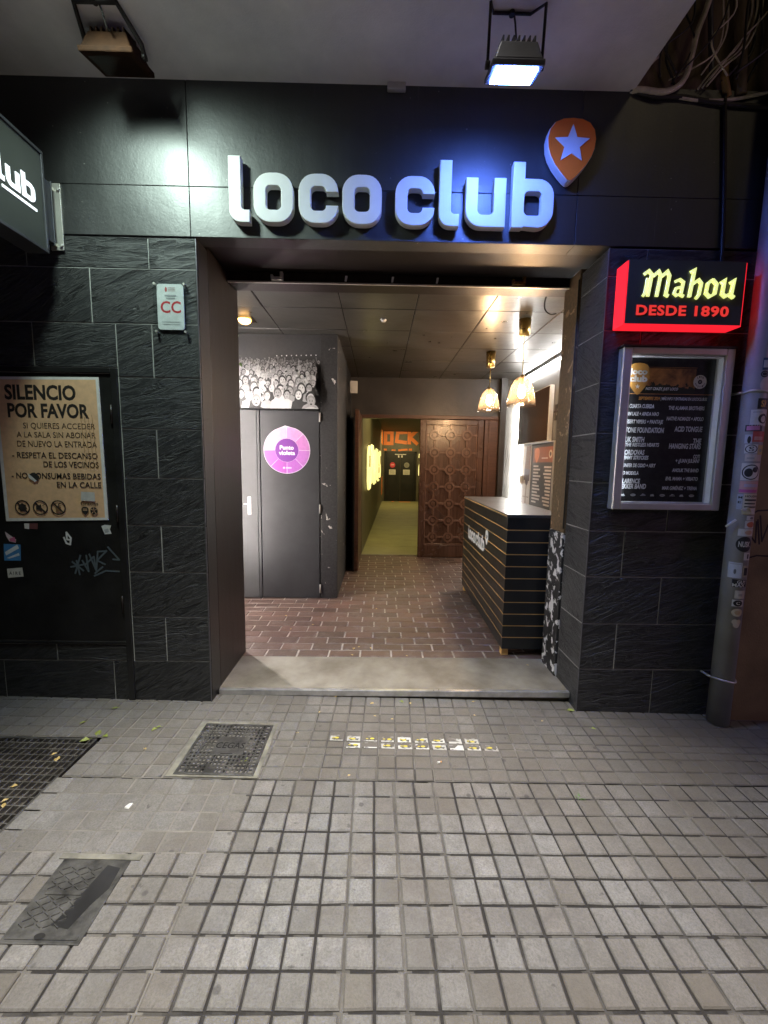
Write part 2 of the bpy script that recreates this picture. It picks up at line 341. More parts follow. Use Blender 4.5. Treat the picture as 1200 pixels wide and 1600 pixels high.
class L:
    """mesh builder in world metres, written relative to the thing's base"""
    def __init__(s, base=(0, 0, 0)): s.bm = bmesh.new(); s.b = Vector(base)
    def v(s, p): return s.bm.verts.new(Vector(p) - s.b)
    def face(s, pts, mat=0):
        try:
            f = s.bm.faces.new([s.v(p) for p in pts]); f.material_index = mat; return f
        except ValueError: return None
    def box(s, lo, hi, mat=0):
        x0, y0, z0 = lo; x1, y1, z1 = hi
        v = [s.v(p) for p in ((x0, y0, z0), (x1, y0, z0), (x1, y1, z0), (x0, y1, z0), (x0, y0, z1), (x1, y0, z1), (x1, y1, z1), (x0, y1, z1))]
        for q in ((3, 2, 1, 0), (4, 5, 6, 7), (0, 1, 5, 4), (1, 2, 6, 5), (2, 3, 7, 6), (3, 0, 4, 7)):
            s.bm.faces.new([v[i] for i in q]).material_index = mat
        return s
    def hexa(s, bot, top, mat=0):
        v = [s.v(p) for p in list(bot) + list(top)]
        for q in ((3, 2, 1, 0), (4, 5, 6, 7), (0, 1, 5, 4), (1, 2, 6, 5), (2, 3, 7, 6), (3, 0, 4, 7)):
            s.bm.faces.new([v[i] for i in q]).material_index = mat
        return s
    def tube(s, pts, r, seg=8, mat=0, caps=True):
        pts = [Vector(p) for p in pts]; rings = []
        rr = r if isinstance(r, (list, tuple)) else [r] * len(pts)
        d0 = (pts[1] - pts[0]).normalized()
        up = Vector((0, 0, 1)) if abs(d0.z) < 0.9 else Vector((1, 0, 0))
        n = d0.cross(up).normalized()
        for i, p in enumerate(pts):
            a = pts[max(i - 1, 0)]; b = pts[min(i + 1, len(pts) - 1)]
            d = (b - a).normalized(); n = (n - d * n.dot(d)).normalized(); q = d.cross(n)
            rings.append([s.v(p + n * rr[i] * math.cos(2 * math.pi * k / seg) + q * rr[i] * math.sin(2 * math.pi * k / seg)) for k in range(seg)])
        for i in range(len(rings) - 1):
            for k in range(seg):
                f = s.bm.faces.new((rings[i][k], rings[i][(k + 1) % seg], rings[i + 1][(k + 1) % seg], rings[i + 1][k]))
                f.material_index = mat; f.smooth = True
        if caps:
            s.bm.faces.new(rings[0][::-1]).material_index = mat; s.bm.faces.new(rings[-1]).material_index = mat
        return s
    def lathe(s, c, prof, seg=24, mat=0, cap=False):
        rings = [[s.v((c[0] + r * math.cos(2 * math.pi * k / seg), c[1] + r * math.sin(2 * math.pi * k / seg), c[2] + z)) for k in range(seg)] for r, z in prof]
        for i in range(len(rings) - 1):
            for k in range(seg):
                f = s.bm.faces.new((rings[i][k], rings[i][(k + 1) % seg], rings[i + 1][(k + 1) % seg], rings[i + 1][k])); f.material_index = mat; f.smooth = True
        if cap:
            s.bm.faces.new(rings[0][::-1]).material_index = mat; s.bm.faces.new(rings[-1]).material_index = mat
        return s
    def prism(s, pts, fr, d0, d1, mat=0):
        """2D outline in a frame, from depth d0 to depth d1 along the frame normal"""
        a = [s.v(fr @ Vector((x, y, d0))) for x, y in pts]; b = [s.v(fr @ Vector((x, y, d1))) for x, y in pts]
        n = len(pts)
        s.bm.faces.new(a[::-1]).material_index = mat; s.bm.faces.new(b).material_index = mat
        for i in range(n):
            s.bm.faces.new((a[i], a[(i + 1) % n], b[(i + 1) % n], b[i])).material_index = mat
        return s
    def mesh(s, me, mx, mat=0):
        vs = [s.v(mx @ v.co) for v in me.vertices]
        for p in me.polygons:
            try: s.bm.faces.new([vs[i] for i in p.vertices]).material_index = mat
            except ValueError: pass
        return s
    def ob(s, name, mats, parent=None, bevel=0.0, smooth=False, seg=2):
        bmesh.ops.recalc_face_normals(s.bm, faces=s.bm.faces)
        return obj(name, s.bm, mats, parent, bevel, smooth, seg)
def FRM(o, ux, uy):
    ux, uy = Vector(ux), Vector(uy); n = ux.cross(uy)
    return Matrix(((ux.x, uy.x, n.x, o[0]), (ux.y, uy.y, n.y, o[1]), (ux.z, uy.z, n.z, o[2]), (0, 0, 0, 1)))
def WALL(y): return FRM((0, y, 0), (1, 0, 0), (0, 0, 1))           # 2D = (x, z), normal to the street
def EAST(x): return FRM((x, 0, 0), (0, 1, 0), (0, 0, 1))           # 2D = (y, z), normal to +x
def WEST(x): return FRM((x, 0, 0), (0, -1, 0), (0, 0, 1))          # 2D = (-y, z), normal to -x
def FLOOR(z): return FRM((0, 0, z), (1, 0, 0), (0, 1, 0))
def gz(x): return -0.02 * x                                         # the pavement falls to the right
PAVE = FRM((0, 0, 0), (1, 0, -0.02), (0, 1, 0))

_tc = {}
def text_mesh(body, bold=0.0, shear=0.0, spacing=1.0):
    key = (body, bold, shear, spacing)
    if key in _tc: return _tc[key]
    c = bpy.data.curves.new('lettering', 'FONT'); c.body = body; c.size = 1.0; c.offset = bold; c.shear = shear
    c.space_character = spacing; c.resolution_u = 3; c.fill_mode = 'FRONT'
    o = bpy.data.objects.new('lettering', c); COL.objects.link(o)
    bpy.context.view_layer.update()
    dg = bpy.context.evaluated_depsgraph_get()
    me = bpy.data.meshes.new_from_object(o.evaluated_get(dg))
    bpy.data.objects.remove(o); bpy.data.curves.remove(c)
    xs = [v.co.x for v in me.vertices]; ys = [v.co.y for v in me.vertices]
    _tc[key] = (me, min(xs), max(xs), min(ys), max(ys))
    return _tc[key]
def curve_shape(paths, depth, bev=0.0):
    """closed 2D outlines (holes included) as one solid mesh, z from 0 to depth"""
    c = bpy.data.curves.new('outline', 'CURVE'); c.dimensions = '2D'; c.fill_mode = 'BOTH'
    c.extrude = max(depth / 2 - bev, 0.00005); c.bevel_depth = bev; c.bevel_resolution = 1; c.offset = -bev
    for p in paths:
        sp = c.splines.new('POLY'); sp.points.add(len(p) - 1)
        for i, (x, y) in enumerate(p): sp.points[i].co = (x, y, 0, 1)
        sp.use_cyclic_u = True
    o = bpy.data.objects.new('outline', c); COL.objects.link(o); bpy.context.view_layer.update()
    dg = bpy.context.evaluated_depsgraph_get()
    me = bpy.data.meshes.new_from_object(o.evaluated_get(dg))
    bpy.data.objects.remove(o); bpy.data.curves.remove(c)
    for v in me.vertices: v.co.z += depth / 2
    return me
def arc(cx, cy, r, a0, a1, n=7):
    return [(cx + r * math.cos(rad(a0 + (a1 - a0) * i / n)), cy + r * math.sin(rad(a0 + (a1 - a0) * i / n))) for i in range(n + 1)]
def rr(x0, y0, x1, y1, r, n=7):
    if not isinstance(r, (list, tuple)): r = [r] * 4
    return (arc(x0 + r[0], y0 + r[0], r[0], 180, 270, n) + arc(x1 - r[1], y0 + r[1], r[1], 270, 360, n) +
            arc(x1 - r[2], y1 - r[2], r[2], 0, 90, n) + arc(x0 + r[3], y1 - r[3], r[3], 90, 180, n))
def disc(cx, cy, rx, ry=None, n=24, a=0.0):
    ry = ry or rx; out = []
    for i in range(n):
        x, y = rx * math.cos(2 * math.pi * i / n), ry * math.sin(2 * math.pi * i / n)
        out.append((cx + x * math.cos(a) - y * math.sin(a), cy + x * math.sin(a) + y * math.cos(a)))
    return out
def star(cx, cy, r, k=0.42, n=5, rot=90):
    return [(cx + (r if i % 2 == 0 else r * k) * math.cos(rad(rot + i * 180 / n)), cy + (r if i % 2 == 0 else r * k) * math.sin(rad(rot + i * 180 / n))) for i in range(2 * n)]
def pick_outline(cx, cy, w_, h):
    half = [(0, .5), (.2, .485), (.36, .43), (.465, .32), (.5, .18), (.485, .03), (.43, -.1), (.33, -.24), (.2, -.37), (.1, -.455), (.045, -.49), (0, -.5)]
    pts = [(x, y) for x, y in half] + [(-x, y) for x, y in half[-2:0:-1]]
    return [(cx + x * w_, cy + y * h) for x, y in pts[::-1]]
class Print:
    """flat printed thing: a thin sheet with coloured shapes laid on it, one mesh"""
    def __init__(s, fr, base=(0, 0, 0)):
        s.fr = fr; s.m = L(base); s.cl = s.m.bm.loops.layers.float_color.new('col'); s.k = 0; s.step = 0.00025
    def _c(s, f, col):
        if f is None: return
        for l in f.loops: l[s.cl] = (*col, 1)
    def sheet(s, pts, col, th=0.002, back=0.0):
        n0 = len(s.m.bm.faces); s.m.prism(pts, s.fr, back, back + th); s.m.bm.faces.ensure_lookup_table()
        for f in s.m.bm.faces[n0:]: s._c(f, col)
        s.k = back + th; return s
    def poly(s, pts, col, dz=None):
        s.k += s.step if dz is None else dz
        s._c(s.m.face([s.fr @ Vector((x, y, s.k)) for x, y in pts]), col); return s
    def rect(s, x0, y0, x1, y1, col): return s.poly([(x0, y0), (x1, y0), (x1, y1), (x0, y1)], col)
    def ring(s, cx, cy, r0, r1, col, n=28):
        s.k += s.step
        a, b = disc(cx, cy, r0, n=n), disc(cx, cy, r1, n=n)
        for i in range(n):
            j = (i + 1) % n
            s._c(s.m.face([s.fr @ Vector((*p, s.k)) for p in (a[i], b[i], b[j], a[j])]), col)
        return s
    def line(s, pts, wd, col):
        for a, b in zip(pts, pts[1:]):
            d = Vector((b[0] - a[0], b[1] - a[1]))
            if d.length < 1e-9: continue
            d.normalize(); n = Vector((-d.y, d.x)) * wd / 2; e = d * wd * 0.3
            s.poly([(a[0] - e.x + n.x, a[1] - e.y + n.y), (a[0] - e.x - n.x, a[1] - e.y - n.y), (b[0] + e.x - n.x, b[1] + e.y - n.y), (b[0] + e.x + n.x, b[1] + e.y + n.y)], col, s.step * 0.25)
        return s
    def text(s, body, x0, x1, y0, h, col, bold=0.0, shear=0.0, align='fit', rot=0.0, spacing=1.0):
        me, a, b, c, d = text_mesh(body, bold, shear, spacing); s.k += s.step
        cap = 0.70; sy = h / cap
        sx = (x1 - x0) / (b - a)
        cr, sr = math.cos(rot), math.sin(rot)
        vs = []
        for v in me.vertices:
            x, y = (v.co.x - a) * sx, v.co.y * sy
            vs.append(s.m.v(s.fr @ Vector((x0 + x * cr - y * sr, y0 + x * sr + y * cr, s.k))))
        for p in me.polygons:
            try: s._c(s.m.bm.faces.new([vs[i] for i in p.vertices]), col)
            except ValueError: pass
        return s
    def ob(s, name, mat='print', parent=None):
        return obj(name, s.m.bm, mat, parent)

def tiles(lb, rects, fr, gap, depth, bev, rl, mat=0, wear=None, jit=0.0, colr=None):
    """bevelled tiles standing `depth` above the joint bed of a frame (bed at 0)"""
    for (u0, v0, u1, v1) in rects:
        d = depth * (1 if wear is None else wear(0.5 * (u0 + u1), 0.5 * (v0 + v1)))
        g = gap / 2; c = (random.random(), random.random(), random.random(), 1) if colr is None else colr(0.5 * (u0 + u1), 0.5 * (v0 + v1))
        dz = [d + random.uniform(-jit, jit) for _ in range(4)]
        b = min(bev, d * 1.5)
        jj = lambda: random.uniform(-gap, gap) * 0.16
        q = [(u0 + g + jj(), v0 + g + jj()), (u1 - g + jj(), v0 + g + jj()), (u1 - g + jj(), v1 - g + jj()), (u0 + g + jj(), v1 - g + jj())]
        q2 = [(q[0][0] + b, q[0][1] + b), (q[1][0] - b, q[1][1] + b), (q[2][0] - b, q[2][1] - b), (q[3][0] + b, q[3][1] - b)]
        q1 = q
        lo = [lb.v(fr @ Vector((*p, -0.002))) for p in q]
        mi = [lb.v(fr @ Vector((*q1[i], max(dz[i] - b, 0.0005)))) for i in range(4)]
        hi = [lb.v(fr @ Vector((*q2[i], dz[i]))) for i in range(4)]
        fs = [lb.bm.faces.new(hi)]
        for i in range(4):
            j = (i + 1) % 4
            fs.append(lb.bm.faces.new((lo[i], lo[j], mi[j], mi[i]))); fs.append(lb.bm.faces.new((mi[i], mi[j], hi[j], hi[i])))
        for f in fs:
            f.material_index = mat
            for l in f.loops: l[rl] = c
def quadcol(lb, pts, rl, c, mat):
    f = lb.face(pts, mat)
    if f:
        for l in f.loops: l[rl] = c

# ================================================================== THE SETTING
FZ0 = 0.045                                                          # lobby floor level
g = L(); g.face([(-60, -60, -0.35), (60, -60, -0.35), (60, 60, -0.35), (-60, 60, -0.35)])
o = g.ob('ground', 'groundm'); o['kind'] = 'structure'
g = L(); g.hexa([(-12, -9, -0.30), (12, -9, -0.30), (12, -4.25, -0.30), (-12, -4.25, -0.30)], [(-12, -9, 0.11), (12, -9, -0.37 + 0.11), (12, -4.25, -0.37 + 0.11), (-12, -4.25, 0.11)])
o = g.ob('road', 'asphalt'); o['kind'] = 'structure'

def pavement():
    lb = L(); rl = lb.bm.loops.layers.float_color.new('rnd')
    PH = 0.0130; P = (0.0893, 0.0905)
    ca, sa = math.cos(PH), math.sin(PH)
    frm = PAVE @ Matrix.Translation((0.005, -1.316, 0)) @ Matrix.Rotation(PH, 4, 'Z')
    holes = [(-2.3, -0.905, -1.42, -0.34)]
    def inhole(x, y, pad=0.0):
        return any(h[0] - pad < x < h[2] + pad and h[1] - pad < y < h[3] + pad for h in holes)
    def wear(x, y):                                                    # rubbed flush towards the left by the wall
        if y > -0.60: return 0.65
        if x < -0.62 and y > -0.93: return 0.28
        return 0.55 if y > -0.80 else 1.0
    def colr(x, y):
        r, gr = random.random(), random.random() ** 2
        if y > -0.60: r *= 0.55; gr = min(1, gr + 0.25)
        if x > 0.6: gr = min(1, gr + 0.2); r *= 0.7
        if x < -0.62 and y > -0.93: r = 0.15 + 0.35 * r; gr = 0.3 + 0.4 * gr
        if y < -1.33: r = r * 0.55
        if random.random() < 0.07: r *= 0.2
        gm = random.random() ** 3 * 0.6
        if y > -0.60: gm = random.uniform(0.2, 0.7)
        elif y > -0.80: gm += 0.15
        elif x > 0.7 and y > -1.0: gm += 0.3
        if y < -1.33: gm += 0.35
        return (r, gr, min(gm, 1), 1)
    rj = random.Random(3); lineb = {}
    def jointcol(x, y, major, key=None):
        if key is not None and y <= -0.60:
            if key not in lineb: lineb[key] = rj.choice([-0.1, 0.0, 0.05, 0.1]) if major else rj.choice([0.0, 0.1, 0.25, 0.4])
            v = lineb[key] + rj.uniform(-0.05, 0.12) + max(0, -x - 0.2) * 0.25
            if x < -0.62 and y > -0.93: v = 0.6 + 0.3 * rj.random()
            return (max(min(v, 1), 0), rj.random(), rj.random(), 1)
        v = random.choice([random.uniform(-0.35, 0.1), random.uniform(-0.35, 0.1), random.uniform(0.0, 0.5)]) if major else random.choice([random.uniform(-0.3, 0.15), random.uniform(0.15, 0.8)])
        v += max(0, -x - 0.15) * 0.28
        if y > -0.60: v = 0.15 + 0.5 * random.random()
        if x < -0.62 and y > -0.93: v = 0.6 + 0.4 * random.random()
        elif x < -0.3 and y > -1.32: v += 0.15
        return (max(min(v, 1), 0), random.random(), random.random(), 1)
    rows = []
    H = 0.008
    # field of square setts, in slabs of two by two, turned a touch against the facade
    for i in range(-46, 46):
        for j in range(-32, 9):
            u0, v0 = i * P[0], j * P[1]
            c = frm @ Vector((u0 + P[0] / 2, v0 + P[1] / 2, 0))
            if c.y - 0.013 * c.x > -0.62 or inhole(c.x, c.y): continue
            du = random.uniform(-1, 1) * 0.0008
            if wear(c.x, c.y) < 0.3: ww = 0.28
            else: ww = wear(c.x, c.y)
            gap = random.uniform(0.0075, 0.0100) if ww > 0.5 else 0.0065
            cc = colr(c.x, c.y)
            tiles(lb, [(u0 + du, v0, u0 + P[0] + du, v0 + P[1])], frm, gap, H * ww, 0.004, rl, 0, jit=0.0006, colr=lambda a, b: cc)
    for i in range(-46, 47):
        for j in range(-32, 9):
            u0, v0 = i * P[0], j * P[1]
            c = frm @ Vector((u0, v0 + P[1] / 2, 0))
            if c.y > -0.60 or inhole(c.x, c.y): continue
            k1 = jointcol(c.x, c.y, i % 2 == 0, ('c', i))
            quadcol(lb, [frm @ Vector(p) for p in ((u0 - 0.02, v0, 0), (u0 + 0.02, v0, 0), (u0 + 0.02, v0 + P[1], 0), (u0 - 0.02, v0 + P[1], 0))], rl, k1, 1)
            k2 = jointcol(c.x, c.y, j % 2 == 0, ('r', j))
            quadcol(lb, [frm @ Vector(p) for p in ((u0 + 0.02, v0 - 0.02, 0.0002), (u0 + P[0] - 0.02, v0 - 0.02, 0.0002), (u0 + P[0] - 0.02, v0 + 0.02, 0.0002), (u0 + 0.02, v0 + 0.02, 0.0002))], rl, k2, 1)
    # older band of worn setts along the facade
    edges = [-0.588, -0.512, -0.425, -0.370, -0.318, -0.240, -0.160, -0.080, 0.0, 0.10]
    frt = PAVE @ Matrix.Translation((0.105, -0.30, 0)) @ Matrix(((1, 0.028, 0, 0), (0.013, 1, 0, 0), (0, 0, 1, 0), (0, 0, 0, 1))) @ Matrix.Translation((0, 0.30, 0))
    for i in range(-46, 46):
        for a, b in zip(edges, edges[1:]):
            u0 = i * 0.0888; c = frt @ Vector((u0 + 0.044, (a + b) / 2, 0))
            if not inhole(c.x, c.y):
                cc = colr(c.x, -0.3)
                tiles(lb, [(u0, a, u0 + 0.0888, b)], frt, 0.008, H * 0.6, 0.003, rl, 0, jit=0.0005, colr=lambda a_, b_: cc)
            if not inhole(c.x, c.y): quadcol(lb, [frt @ Vector(p) for p in ((u0, a, 0), (u0 + 0.0888, a, 0), (u0 + 0.0888, b, 0), (u0, b, 0))], rl, jointcol(c.x, -0.3, False), 1)
    quadcol(lb, [PAVE @ Vector(p) for p in ((-4.2, -4.25, -0.07), (4.2, -4.25, -0.07), (4.2, 0.3, -0.07), (-4.2, 0.3, -0.07))], rl, (0.1, 0, 0, 1), 1)
    o = obj('pavement', lb.bm, ['pav', 'joint']); o['kind'] = 'structure'
    k = L(); k.hexa([(-12, -4.25, -0.3), (12, -4.25, -0.3), (12, -4.1, -0.3), (-12, -4.1, -0.3)], [(-12, -4.25, 0.238), (12, -4.25, -0.242), (12, -4.1, -0.242), (-12, -4.1, 0.238)])
    o = k.ob('kerb', 'groundm', bevel=0.01); o['kind'] = 'structure'
pavement()

# ================================================================== THE CLUB BUILDING
BLD = thing('club_building', 'dark fronted club building with slate cladding, wide open entrance and pale canopy', 'building', (0, 0, 0))
FB = 2.62; SZ = 3.36                                                  # underside of fascia, soffit level
XL, XR = -0.985, 1.215                                               # entrance opening

def slate_wall(name, fr, u0, u1, zs, starts, L_=0.62, excl=None, bed=True):
    lb = L(); rl = lb.bm.loops.layers.float_color.new('rnd'); rects = []
    for k, (a, b) in enumerate(zip(zs, zs[1:])):
        x = starts[k % len(starts)]
        xs = [u0]; 
        n = math.ceil((u0 - x) / L_) ; x = x + n * L_
        while x < u1 - 0.015:
            if x > u0 + 0.015: xs.append(x)
            x += L_
        xs.append(u1)
        for p, q in zip(xs, xs[1:]):
            if excl is None: rects.append((p, a, q, b))
            else: rects += excl(p, a, q, b)
    tiles(lb, rects, fr, 0.0055, 0.0035, 0.0015, rl, 0, jit=0.0006)
    if bed: quadcol(lb, [fr @ Vector(p) for p in ((u0, zs[0], 0), (u1, zs[0], 0), (u1, zs[-1], 0), (u0, zs[-1], 0))], rl, (0.5, 0.5, 0.5, 1), 1)
    return obj(name, lb.bm, ['slate', 'grout'], BLD)
# rows of the left cladding
ZL = [0.0, 0.275, 0.545, 0.812, 1.082, 1.352, 1.622, 1.900, 2.180, 2.460, 2.617]
def cut_door(p, a, q, b):
    out = []
    dx0, dx1, dz0, dz1 = -2.60, -1.428, 0.375, 1.948
    if q <= dx0 or p >= dx1 or b <= dz0 or a >= dz1: out = [(p, a, q, b)]
    else:
        if q > dx1 + 0.01: out.append((dx1, a, q, b))
        if p < dx0 - 0.01: out.append((p, a, dx0, b))
        lo, hi = max(p, dx0), min(q, dx1)
        if b > dz1 + 0.01: out.append((lo, dz1, hi, b))
        if a < dz0 - 0.01: out.append((lo, a, hi, dz0))
    return [r for r in out if r[2] - r[0] > 0.012 and r[3] - r[1] > 0.012]
slate_wall('cladding', WALL(0.006), -4.0, XL, ZL, (-1.55, -1.235), 0.64, cut_door)
c = L(); c.box((-4.0, 0.012, -0.3), (-2.60, 0.14, 2.617)); c.box((-2.60, 0.012, -0.3), (-1.428, 0.14, 0.375)); c.box((-1.428, 0.012, -0.3), (XL + 0.006, 0.14, 2.617)); c.box((-2.60, 0.012, 1.948), (-1.428, 0.14, 2.617))
c.ob('wall', 'black', BLD)
slate_wall('reveal_cladding', EAST(XL - 0.006 + 0.006), 0.0, 0.14, ZL[:-1] + [2.617], (0.5,), 3.0)
# right pier
ZR = [-0.04, 0.248, 0.530, 0.815, 1.085, 1.362, 1.640, 1.915, 2.190, 2.470, 2.612]
slate_wall('cladding', WALL(0.006), XR, 2.06, ZR, (1.66, 1.42), 0.64)
slate_wall('reveal_cladding', WEST(XR), -0.30, -0.0005, ZR, (-0.9,), 3.0)
c = L(); c.box((XR + 0.004, 0.012, -0.3), (2.30, 0.30, 2.612)); c.ob('pier', 'black', BLD)
# fascia panels with joints between them
def fascia():
    c = L()
    xs = [-4.0, -2.6, -1.005, 1.02, 2.20]
    for a, b in zip(xs, xs[1:]):
        c.box((a + 0.001, -0.004, FB), (b - 0.001, 0.10, 2.863)); c.box((a + 0.001, -0.004, 2.865), (b - 0.001, 0.10, SZ + 0.02))
    c.box((-4.0, 0.02, FB + 0.01), (2.2, 0.118, SZ + 0.02))
    c.ob('fascia', 'fascia', BLD, bevel=0.002)
fascia()
c = L(); c.box((-5.0, -0.56, SZ), (1.277, 0.4, SZ + 0.22)); c.ob('canopy', 'soffit', BLD, bevel=0.008)
c = L(); c.box((-5, 0.13, SZ + 0.23), (1.26, 0.5, 7.0)); c.box((1.26, 0.02, SZ + 0.035), (2.2, 0.5, 7.0)); c.ob('upper_wall', 'oldwall', BLD)
# entrance soffit, shutter beam with its brackets
c = L(); c.box((XL - 0.2, 0.122, FB + 0.03), (XR + 0.2, 0.62, FB + 0.08)); c.ob('entrance_soffit', 'steel', BLD)
c = L(); c.box((XL - 0.02, 0.45, 2.588), (XR + 0.03, 0.60, FB + 0.028)); c.ob('shutter_beam', 'steel', BLD, bevel=0.004)
c = L(); c.box((XL + 0.01, 0.440, 2.580), (XR + 0.02, 0.452, 2.589)); c.ob('beam_edge', 'alu', BLD)
for x, wd, mt in ((-0.66, 0.075, 'alu'), (0.87, 0.085, 'brass')):
    c = L(); c.box((x - wd / 2, 0.425, 2.592), (x + wd / 2, 0.448, 2.612)); c.box((x + wd / 2 - 0.018, 0.418, 2.605), (x + wd / 2, 0.448, 2.640)); c.box((x - wd / 2, 0.418, 2.600), (x - wd / 2 + 0.014, 0.448, 2.622))
    c.ob('shutter_bracket', mt, BLD, bevel=0.002)
for x in (-0.235, 0.06, 0.345):
    c = L(); c.hexa([(x, 0.438, 2.598), (x + 0.012, 0.438, 2.598), (x + 0.012, 0.449, 2.598), (x, 0.449, 2.598)], [(x + 0.004, 0.436, 2.628), (x + 0.018, 0.436, 2.628), (x + 0.018, 0.449, 2.628), (x + 0.004, 0.449, 2.628)])
    c.ob('shutter_clip', 'white', BLD)
# jambs
c = L(); c.box((XL - 0.14, 0.142, -0.05), (XL + 0.006, 0.64, FB + 0.02)); c.ob('door_jamb', 'steel', BLD, bevel=0.006)
c = L(); c.box((XR - 0.012, 0.302, 1.02), (XR + 0.16, 0.52, FB + 0.02)); c.ob('door_jamb', 'jambwood', BLD, bevel=0.006)
c = L(); c.box((XR - 0.018, 0.302, -0.05), (XR + 0.16, 0.525, 1.018)); c.ob('jamb_foot', 'peel', BLD, bevel=0.008)
c = L(); c.tube([(XR - 0.014, 0.309, 1.05), (XR - 0.016, 0.309, 1.7), (XR - 0.014, 0.309, 2.3), (XR - 0.014, 0.309, 2.58)], 0.005, 6); c.ob('jamb_cable', 'cabledark', BLD)
c = L(); c.box((XL + 0.0005, -0.0035, 0.022), (XL + 0.0050, 0.0045, 2.612)); c.ob('corner_trim', 'greymetal', BLD)
c = L(); c.box((XR - 0.0050, -0.0035, -0.020), (XR - 0.0005, 0.0045, 2.612)); c.ob('corner_trim', 'greymetal', BLD)
# raised threshold with a metal nosing
c = L(); c.box((XL - 0.1, 0.118, -0.1), (XR + 0.1, 0.555, FZ0)); c.ob('threshold', 'threshold', BLD, bevel=0.004)
c = L(); c.box((XL + 0.012, 0.088, 0.012), (XR - 0.004, 0.117, FZ0 + 0.006)); c.ob('nosing', 'alubright', BLD, bevel=0.006)

# ---- lobby
def lobby_floor():
    lb = L(); rl = lb.bm.loops.layers.float_color.new('rnd'); fr = FLOOR(FZ0 - 0.006); rects = []
    bw, bh = 0.232, 0.115
    y = 0.556; k = 0
    while y < 4.0:
        y1 = min(y + bh, 4.02)
        x = -2.0 + (bw / 2 if k % 2 else 0) + random.uniform(-0.02, 0.02)
        while x < 2.05:
            rects.append((x, y, min(x + bw, 2.07), y1)); x += bw
        y += bh; k += 1
    tiles(lb, rects, fr, 0.011, 0.006, 0.004, rl, 0, jit=0.0012)
    quadcol(lb, [fr @ Vector(p) for p in ((-2, 0.55, 0.0012), (2.07, 0.55, 0.0012), (2.07, 4.02, 0.0012), (-2, 4.02, 0.0012))], rl, (0.5, 0.5, 0.5, 1), 1)
    o = obj('lobby_floor', lb.bm, ['brick', 'mortar']); o['kind'] = 'structure'
lobby_floor()
def lobby_ceiling():
    lb = L(); rl = lb.bm.loops.layers.float_color.new('rnd')
    fr = FRM((0, 0, 2.704), (1, 0, 0), (0, -1, 0)); rects = []
    xs = [-2.05, -1.55, -0.953, -0.319, 0.276, 0.86, 1.46, 2.06]; ys = [0.60, 1.19, 1.735, 2.29, 2.85, 3.40, 3.9]
    for a, b in zip(xs, xs[1:]):
        for p, q in zip(ys, ys[1:]): rects.append((a, -q, b, -p))
    tiles(lb, rects, fr, 0.008, 0.006, 0.003, rl, 0, jit=0.0025)
    quadcol(lb, [fr @ Vector(p) for p in ((-2.05, -3.9, 0), (2.06, -3.9, 0), (2.06, -0.6, 0), (-2.05, -0.6, 0))], rl, (0, 0, 0, 1), 1)
    obj('lobby_ceiling', lb.bm, ['ceil', 'ceilgap'], BLD)
lobby_ceiling()
c = L(); c.box((-1.72, 0.45, -0.1), (-1.56, 2.0, 2.8)); c.box((-2.1, 0.30, -0.1), (XL - 0.142, 0.45, 2.8)); c.ob('lobby_wall', 'greywall', BLD)
c = L(); c.box((2.05, 0.53, -0.1), (2.2, 3.99, 2.8)); c.box((XR + 0.162, 0.36, -0.1), (2.2, 0.528, 2.8)); c.ob('lobby_wall', 'greywall', BLD)
c = L(); c.box((-2.0, 1.90, -0.1), (-0.422, 3.05, 2.76)); c.ob('lobby_wall', 'peelcorner', BLD, bevel=0.004)
c = L(); c.box((-0.52, 3.88, 2.165), (1.76, 4.0, 2.76)); c.box((-0.52, 3.88, -0.1), (-0.335, 4.0, 2.165)); c.ob('lobby_wall', 'lobbywall', BLD, bevel=0.003)
c = L(); c.box((1.745, 3.78, -0.1), (1.83, 4.0, 2.73)); c.ob('pilaster', 'lobbywall', BLD, bevel=0.004)
c = L(); c.box((1.832, 3.90, -0.1), (2.06, 4.0, 2.73)); c.ob('lobby_wall', 'greywall', BLD)
c = L(); c.box((-0.60, 3.052, -0.1), (-0.425, 3.88, 2.76)); c.ob('lobby_wall', 'black', BLD)
c = L(); c.box((-2.15, 0.60, 2.73), (2.2, 14.5, 2.9)); c.ob('lobby_roof', 'black', BLD)
# left block: two flush doors with the grey side panel
dr = None
c = L(); c.box((-1.190, 1.872, FZ0 + 0.004), (-0.602, 1.898, 1.965)); dr = c.ob('door', 'blackdoor', BLD, bevel=0.003)
for z in (0.15, 0.985, 1.90):
    c = L(); c.tube([(-0.597, 1.864, z - 0.045), (-0.597, 1.864, z + 0.045)], 0.008, 8); c.ob('hinge', 'alu', dr)
c = L(); c.box((-1.555, 1.868, FZ0 + 0.004), (-1.226, 1.898, 1.965)); d2 = c.ob('door', 'gdoor', BLD, bevel=0.003)
c = L(); c.box((-1.325, 1.858, 0.92), (-1.295, 1.867, 1.10)); c.tube([(-1.31, 1.857, 1.03), (-1.31, 1.835, 1.03), (-1.36, 1.832, 1.03)], 0.006, 8); c.ob('handle', 'alu', d2)
c = L(); c.box((-1.222, 1.860, FZ0 + 0.002), (-1.194, 1.898, 1.966)); c.ob('door_post', 'blackdoor', BLD, bevel=0.003)
c = L(); c.box((-0.590, 1.878, FZ0 + 0.002), (-0.424, 1.899, 2.70)); c.ob('door_side_panel', 'peelcorner', BLD, bevel=0.003)
